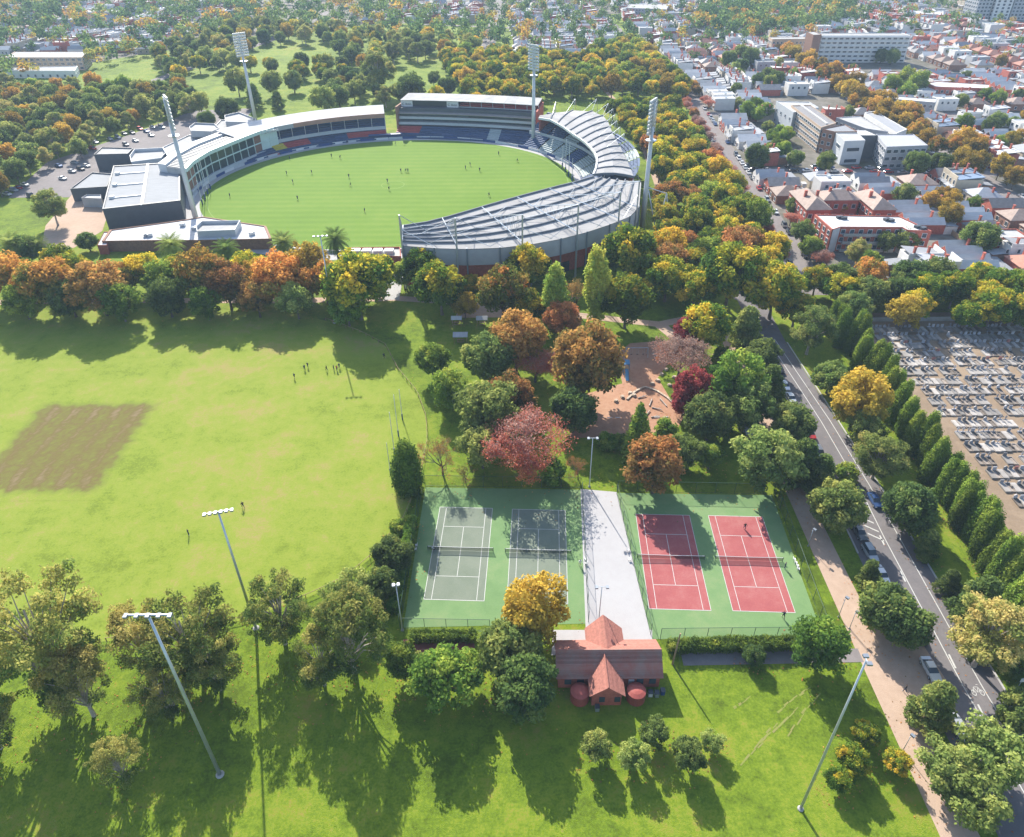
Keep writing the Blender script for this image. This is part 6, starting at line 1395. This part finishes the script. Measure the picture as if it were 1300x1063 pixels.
for i, (px, py) in enumerate(((260,257),(292,251),(364,222),(372,233),(378,254),(396,221),(421,200),(432,202),(443,226),(445,237),(492,232),(494,242),(509,219),(515,219),(518,219),(463,270),(502,184),(513,184),(591,215),(597,211),(609,218),(621,250),(633,197),(657,206),(368,203),(441,183))):
    L_ = L1 if i % 2 else L2; person(px, py, 'run' if i % 2 else 'stand', L_, group=L_, z=0.055, s=1.15)
for px, py, k, lab in ((391,467,'walk','person in black walking beyond the group on the oval'),(387,470,'stand','person in navy standing next to the walker on the oval'),(374,481,'run','person running alone across the oval from the group'),(415,471,'walk','person in black walking towards the seated group on the oval'),(309,645,'walk','person in black walking on the oval by the six-lamp pole'),(240,680,'stand','person in navy standing alone on the oval turf'),(488,455,'run','person kicking a ball near the oval fence')): person(px, py, k, lab, z=0.03)
for i, (px, py) in enumerate(((424,470),(428,471),(431,468))): person(px, py, 'red' if i == 1 else 'stand', 'person in red in the small group on the oval' if i == 1 else 'person in navy in the small group on the oval', group='small group on the oval', z=0.03)
person(736,718,'white','tennis player in white on the grey court next to the walkway',0.4,z=0.05); person(945,672,'walk','tennis player in black behind the baseline on the red court',0.0,z=0.05); person(996,722,'stand','tennis player in navy at the net post by the gravel path',1.2,z=0.05); person(994,785,'run','tennis player in dark kit near the clipped hedge',3.1,z=0.05); person(549,698,'sit','person seated by the hedge of the grey courts',1.6)
person(1148,878,'walk','person in dark clothes walking near the edge of the road')
LB = 'person sitting in the picnic circle on the lawn'
for k in range(9): a = k*0.7; person(597+7*cos(a), 455+3.4*sin(a), 'sit', LB, a+1.5, LB, z=0.0)
# plastic chairs, tables and shelters
def chair(px, py, label, rz, group=None):
    b = at(px, py); t = thing('chair', label, 'chair', (b[0], b[1], 0.04), rz, group); MB().box(-0.24,0.24,-0.24,0.24,0.42,0.46).build('seat', M['white_paint'], t, False); MB().box(-0.24,0.24,0.2,0.25,0.46,0.9).build('backrest', M['white_paint'], t, False)
    for x in (-0.2, 0.2):
        for y in (-0.2, 0.2): MB().tube((x,y,0),(x,y,0.42),0.03,0.03,5).build('leg', M['white_paint'], t, False)
for i, (px, py) in enumerate(((1008,712),(1010,716),(1012,720),(1013,724))): chair(px, py, 'white plastic chair against the fence of the red courts', 1.4, 'chairs by the red courts')
for i, (px, py) in enumerate(((529,694),(528,699))): chair(px, py, 'white plastic chair against the hedge of the grey courts', -1.4, 'chairs by the grey courts')
for i, (px, py) in enumerate(((743,712),(744,717),(797,700),(799,712))): chair(px, py, 'white plastic chair on the white walkway', 1.5*(-1)**i, 'chairs on the white walkway')
def shelter(label, px, py, w, d, h, roof='tin_grey', rz=0.0):
    b = at(px, py); t = thing('shelter', label, 'shelter', (b[0], b[1], 0), rz); MB().slab([(-w/2,-d/2,h),(w/2,-d/2,h),(w/2,0,h+0.7),(-w/2,0,h+0.7)], 0.12).build('roof', M[roof], t, False); MB().slab([(-w/2,0,h+0.7),(w/2,0,h+0.7),(w/2,d/2,h),(-w/2,d/2,h)], 0.12).build('roof', M[roof], t, False)
    for x in (-w/2+0.3, w/2-0.3):
        for y in (-d/2+0.3, d/2-0.3): MB().tube((x,y,0),(x,y,h),0.08,0.08,6).build('post', M['timber'], t, False)
    MB().box(-w*0.25,w*0.25,-0.4,0.4,0.7,0.78).build('table_top', M['timber'], t, False); MB().box(-w*0.22,-w*0.2,-0.3,0.3,0,0.7).box(w*0.2,w*0.22,-0.3,0.3,0,0.7).build('table_leg', M['timber'], t, False); MB().box(-w*0.25,w*0.25,-1.0,-0.7,0.4,0.46).build('bench', M['timber'], t, False)
shelter('small grey-roofed picnic shelter on the lawn near the oval fence', 585,434,4.2,3.0,2.4); shelter('small pale-roofed barbecue shelter on the paved picnic area', 580,412,3.2,2.2,2.2,'tin_white'); shelter('grey-roofed park shelter between playground and gravel path', 954,556,4.6,4.0,2.6); shelter('pale picnic shelter under the elms beside the red bark', 612,412,3.4,2.6,2.2,'tin_white')
# ------------------------------------------------------------------ playground
b = at(795,478); t = thing('slide_tower', 'blue playground slide tower on the red bark', 'slide', (b[0], b[1], 0.03)); mat('play_blue', (0.05,0.17,0.3), 0.6)
for x in (-0.7, 0.7):
    for y in (0.6, 2.0): MB().tube((x,y,0),(x,y,3.4),0.08,0.08,6).build('post', M['play_blue'], t, False)
MB().box(-0.7,0.7,0.6,2.0,1.9,2.0).build('deck', M['timber'], t, False); MB().slab([(-0.4,-2.6,0.3),(0.4,-2.6,0.3),(0.4,0.6,2.0),(-0.4,0.6,2.0)], 0.08).box(-0.46,-0.4,-2.6,0.6,0.3,0.5).build('chute', M['play_blue'], t, False); MB().slab([(-0.8,0.5,3.4),(0.8,0.5,3.4),(0.8,2.1,3.9),(-0.8,2.1,3.9)], 0.08).build('roof', M['play_blue'], t, False)
b = at(808,452); t = thing('swing_frame', 'grey swing frame behind the blue slide', 'swing', (b[0], b[1], 0.03))
for x in (-3, 3):
    for y in (-1, 1): MB().tube((x,y,0),(x,0,2.6),0.07,0.07,6).build('leg', M['galvanised'], t, False)
MB().tube((-3,0,2.6),(3,0,2.6),0.08,0.08,6).build('crossbar', M['galvanised'], t, False)
for x in (-1.5, 0.2, 1.8): o = MB().box(x-0.25,x+0.25,-0.12,0.12,0.5,0.55).build('seat', M['rubber'], t, False); MB().tube((x-0.22,0,0.55),(x-0.22,0,2.6),0.015,0.015,4).tube((x+0.22,0,0.55),(x+0.22,0,2.6),0.015,0.015,4).build('chain', M['galvanised'], o, False)
mat('sandstone', (0.42,0.34,0.26), 0.9, var=0.2, scale=1, jitter=0.2)
S_ = resample([at(px, py) for px, py in ((796,508),(806,498),(818,492),(832,496),(846,505),(856,514),(868,527))], 20)
t = thing('stone_edging', 'curved row of sandstone blocks edging the playground bark', 'stone edging', S_[0])
for p, q in zip(S_[:-1], S_[1:]): MB().bar((p[0],p[1],0.38+r5.uniform(-0.06,0.06)),(p[0]+(q[0]-p[0])*0.9,p[1]+(q[1]-p[1])*0.9,0.38),0.5,0.38).build('stone', M['sandstone'], t)
for i, (px, py, a, l) in enumerate(((815,505,0.4,2.4),(826,512,1.2,3.0),(834,520,-0.5,2.6),(842,512,1.9,3.4),(832,530,0.2,2.2),(822,526,1.0,2.8))):
    b = at(px, py); t = thing('log', 'bare play log lying on the red bark', 'log', (b[0], b[1], 0.2), a, 'play logs'); MB().tube((-l/2,0,0),(l/2,0,0.12),0.17,0.13,8).build('trunk', M['bark_pale'], t, False); MB().tube((l*0.1,0,0.05),(l*0.3,0.6,0.5),0.07,0.04,6).build('branch', M['bark_pale'], t, False)
for i, (px, py) in enumerate(((800,500),(805,503),(790,505),(850,490),(856,480),(846,470),(840,476),(835,484),(828,488),(782,510))):
    b = at(px, py); t = thing('boulder', 'pale sandstone boulder beside the playground bark', 'boulder', (b[0], b[1], 0), i*0.8, 'playground boulders'); MB().prism([(-0.6,-0.4),(0.3,-0.55),(0.7,0.1),(0.2,0.5),(-0.5,0.35)], 0, 0.4).prism([(-0.45,-0.3),(0.2,-0.4),(0.5,0.1),(0.1,0.35),(-0.35,0.25)], 0.4, 0.6).build('stone', M['sandstone'], t, False)
# ------------------------------------------------------------------ cemetery
mat('grave_stone', (0.27,0.25,0.23), 0.7, var=0.2, scale=1.0, jitter=0.42); mat('headstone', (0.24,0.24,0.26), 0.5, var=0.2, scale=1.5, jitter=0.5); mat('rose_granite', (0.32,0.14,0.12), 0.5, var=0.15, scale=2)
mat('grave_dark', (0.20,0.17,0.145), 0.8, var=0.25, scale=1.0, jitter=0.4)
slabs = [MB().box(-0.55,0.55,-1.15,1.0,0,0.28).box(-0.42,0.42,-1.0,0.85,0.28,0.36).mesh('grave_slab', M['grave_stone']), MB().box(-0.62,0.62,-1.25,1.0,0,0.4).mesh('grave_slab', M['grave_stone']), MB().box(-0.55,-0.42,-1.15,1.0,0,0.3).box(0.42,0.55,-1.15,1.0,0,0.3).box(-0.42,0.42,-1.15,-1.02,0,0.3).box(-0.42,0.42,0.85,1.0,0,0.3).box(-0.42,0.42,-1.02,0.85,0,0.12).mesh('grave_slab', M['grave_dark'])]
heads = [MB().box(-0.42,0.42,0.86,1.04,0.2,1.25).mesh('headstone', M['headstone']), MB().box(-0.5,0.5,0.8,1.05,0.2,0.5).box(-0.09,0.09,0.86,1.0,0.5,1.6).box(-0.34,0.34,0.87,0.99,1.1,1.27).mesh('headstone', M['headstone']), MB().add([(-0.4,0.85,0.2),(0.4,0.85,0.2),(0.4,0.85,1.0),(0,0.85,1.35),(-0.4,0.85,1.0),(-0.4,1.05,0.2),(0.4,1.05,0.2),(0.4,1.05,1.0),(0,1.05,1.35),(-0.4,1.05,1.0)], [(0,1,2,3,4),(9,8,7,6,5),(0,5,6,1),(1,6,7,2),(2,7,8,3),(3,8,9,4),(4,9,5,0)]).mesh('headstone', M['headstone']), MB().box(-0.42,0.42,0.86,1.04,0.2,1.15).mesh('headstone', M['rose_granite'])]
HL = ['plain dark upright headstone', 'cross-topped headstone', 'pointed headstone', 'rose granite headstone']
gr = []; r6 = random.Random(31); y = 60.0; row = 0
while y < 182:
    x = 104.5+r6.uniform(0, 1.0); run = r6.randrange(6, 16)
    while x < 215:
        if run <= 0: x += r6.choice((0.9, 1.3, 2.4)); run = r6.randrange(5, 14)
        if vis(x, y, 12) and r6.random() < 0.95: gr.append((x, y+r6.uniform(-0.15,0.15), r6.randrange(3), (3 if r6.random() < 0.05 else r6.randrange(3)) if r6.random() < 0.8 else None, row))
        x += r6.uniform(1.16, 1.3); run -= 1
    y += 4.5; row += 1
gr.sort(key=lambda g_: g_[1])
FARG = MB()
for i, (x, y, s, h, rw) in enumerate(gr):
    if i < 296:
        lab = ('pale stone grave with '+HL[h] if h is not None else 'low pale grave slab without headstone')+' in the cemetery rows'
        t = thing('grave', lab, 'grave', (x, y, 0.02), r6.uniform(-0.03, 0.03), lab); put('grave_slab', slabs[s], t, sc=(1, 1.25, 1))
        if h is not None: put('headstone', heads[h], t, (0, 0.22, 0))
    else:
        q = r6.choice((0, 0, 1, 2)); FARG.box(x-0.55,x+0.55,y-1.4,y+1.25,0.02,0.32,q)
        if h is not None: FARG.box(x-0.42,x+0.42,y+0.86,y+1.04,0.32,r6.uniform(0.9,1.4),3)
if FARG.v: tag(FARG.build('distant_graves', [M['grave_stone'], M['grave_dark'], mat('grave_pale', (0.32,0.305,0.285), 0.8, var=0.15, scale=1), M['headstone']]), 'farther rows of pale graves below the tree belt', 'graves', kind='stuff')
w = thing('cemetery_wall', 'low bluestone wall at the far end of the cemetery', 'wall', (150, 187, 0))
for k in range(28): MB().box(104+k*4,107.96+k*4,186.6,187.1,0,1.2).build('wall_panel', M['concrete'], w)
# fallen leaves on the lawns
rl = np.random.default_rng(8); PL = []
for x, y, r in GROUND_TREES:
    if y < 215:
        n = int(26+r*7); a = rl.random(n)*2*pi; q = r*1.7*np.sqrt(rl.random(n)); PL.append(np.stack([x+q*np.cos(a), y+q*np.sin(a), 0.075+0.01*rl.random(n)], 1))
PL = np.concatenate(PL); n = len(PL); fl = quads_mesh('fallen_leaves', PL, rl.normal(size=(n, 3))*0.2+np.array([0, 0, 1.0]), 0.10+0.16*rl.random(n), rl.random(n), M['leaf_rust'], rl)
o = bpy.data.objects.new('fallen_leaves', fl); COL.objects.link(o); tag(o, 'brown and gold fallen leaves strewn on the lawns under the trees', 'leaves', kind='stuff')
# worn tracks in the lawn
mb = MB(); r7 = random.Random(2)
for P_ in (((985,905),(1010,885),(1030,872)),((960,950),(985,925),(1012,898)),((940,972),(962,945),(985,918)),((1000,935),(1020,905),(1040,880)),((930,900),(945,892),(955,884))):
    P2 = resample([at(*q) for q in P_], 8)
    for a, b in zip(P2[:-1], P2[1:]):
        w_ = r7.uniform(0.1, 0.32); dx, dy = b[0]-a[0], b[1]-a[1]; l = math.hypot(dx, dy); nx, ny = -dy/l*w_/2, dx/l*w_/2; j = r7.uniform(-0.3,0.3)
        mb.sheet([(a[0]+nx+j,a[1]+ny),(b[0]+nx+j,b[1]+ny),(b[0]-nx+j,b[1]-ny),(a[0]-nx+j,a[1]-ny)], 0.018+r7.random()*0.006)
tag(mb.build('worn_tracks', mat('track_soil', (0.19,0.17,0.06), 0.9, col2=(0.17,0.22,0.03), scale=0.7)), 'brown worn tyre tracks across the lawn by the gravel path', 'soil', kind='stuff')
# ------------------------------------------------------------------ haze
hz = MB().box(-4000,4000,-500,8000,-2.0,130.0).build('haze', []); tag(hz, kind='stuff')
m = bpy.data.materials.new('haze_air'); m.use_nodes = True; N = m.node_tree.nodes; N.remove(N['Principled BSDF']); v = N.new('ShaderNodeVolumePrincipled')
v.inputs['Color'].default_value = (0.58,0.77,1.0,1); v.inputs['Density'].default_value = 0.00015; v.inputs['Anisotropy'].default_value = 0.0
m.node_tree.links.new(v.outputs[0], N['Material Output'].inputs['Volume']); hz.data.materials.append(m)
# ------------------------------------------------------------------ each planted tree told apart by its distance from a landmark
ORD = 'nearest second third fourth fifth sixth seventh eighth ninth tenth eleventh twelfth thirteenth fourteenth fifteenth sixteenth seventeenth eighteenth nineteenth twentieth'.split()+['twenty-'+w for w in 'first second third fourth fifth sixth seventh eighth ninth'.split()]
ANCHOR = {'between the park oval and the stadium': ('the low brick entry block', (-38,228)), 'beside the path below the curved stadium roof': ('the barbecue shelter', (-12,196)), 'between the playground and the oval': ('the blue slide', (32,160)),
  'between the playground and the road': ('the grey-roofed park shelter', (66,132)), 'on the cemetery side of the road': ('the small road sign', (80,67)), 'in the hedge row edging the cemetery': ('the small road sign', (80,67)), 'on the verge between the gravel path and the road': ('the gravel apron', (63,72)),
  'on the lawn around the tennis clubhouse': ('the tennis clubhouse', (15,71)), 'along the edge of the park oval': ('the grey courts', (-15,97)), 'by the tall light poles at the oval edge': ('the level-bar light pole', (-47,55)), 'standing in front of the stadium': ('the low brick entry block', (-38,228)), 'on the lawn beside the stadium hall': ('the large dark hall', (-150,280))}
MAN2 = {}
for (kind, zone), obs in MANUAL.items(): MAN2.setdefault((KLOOK[kind], zone), []).extend(obs)
for (look, zone), obs in MAN2.items():
    if zone not in ANCHOR or len(obs) > len(ORD): continue
    nm, p = ANCHOR[zone]; obs.sort(key=lambda o: (o.location.x-p[0])**2+(o.location.y-p[1])**2)
    short = ' '.join(zone.split()[:6]) if len(zone.split()) <= 6 else ''
    for i, o in enumerate(obs):
        if 'group' in o: del o['group']
        o['label'] = ('single %s %s' % (look, zone) if len(obs) == 1 else '%s %s from %s' % (ORD[i], look, nm) if i else '%s nearest %s' % (look, nm))
    for o in obs:
        w = o['label'].split()
        if len(w) > 16: o['label'] = ' '.join(w[:16])
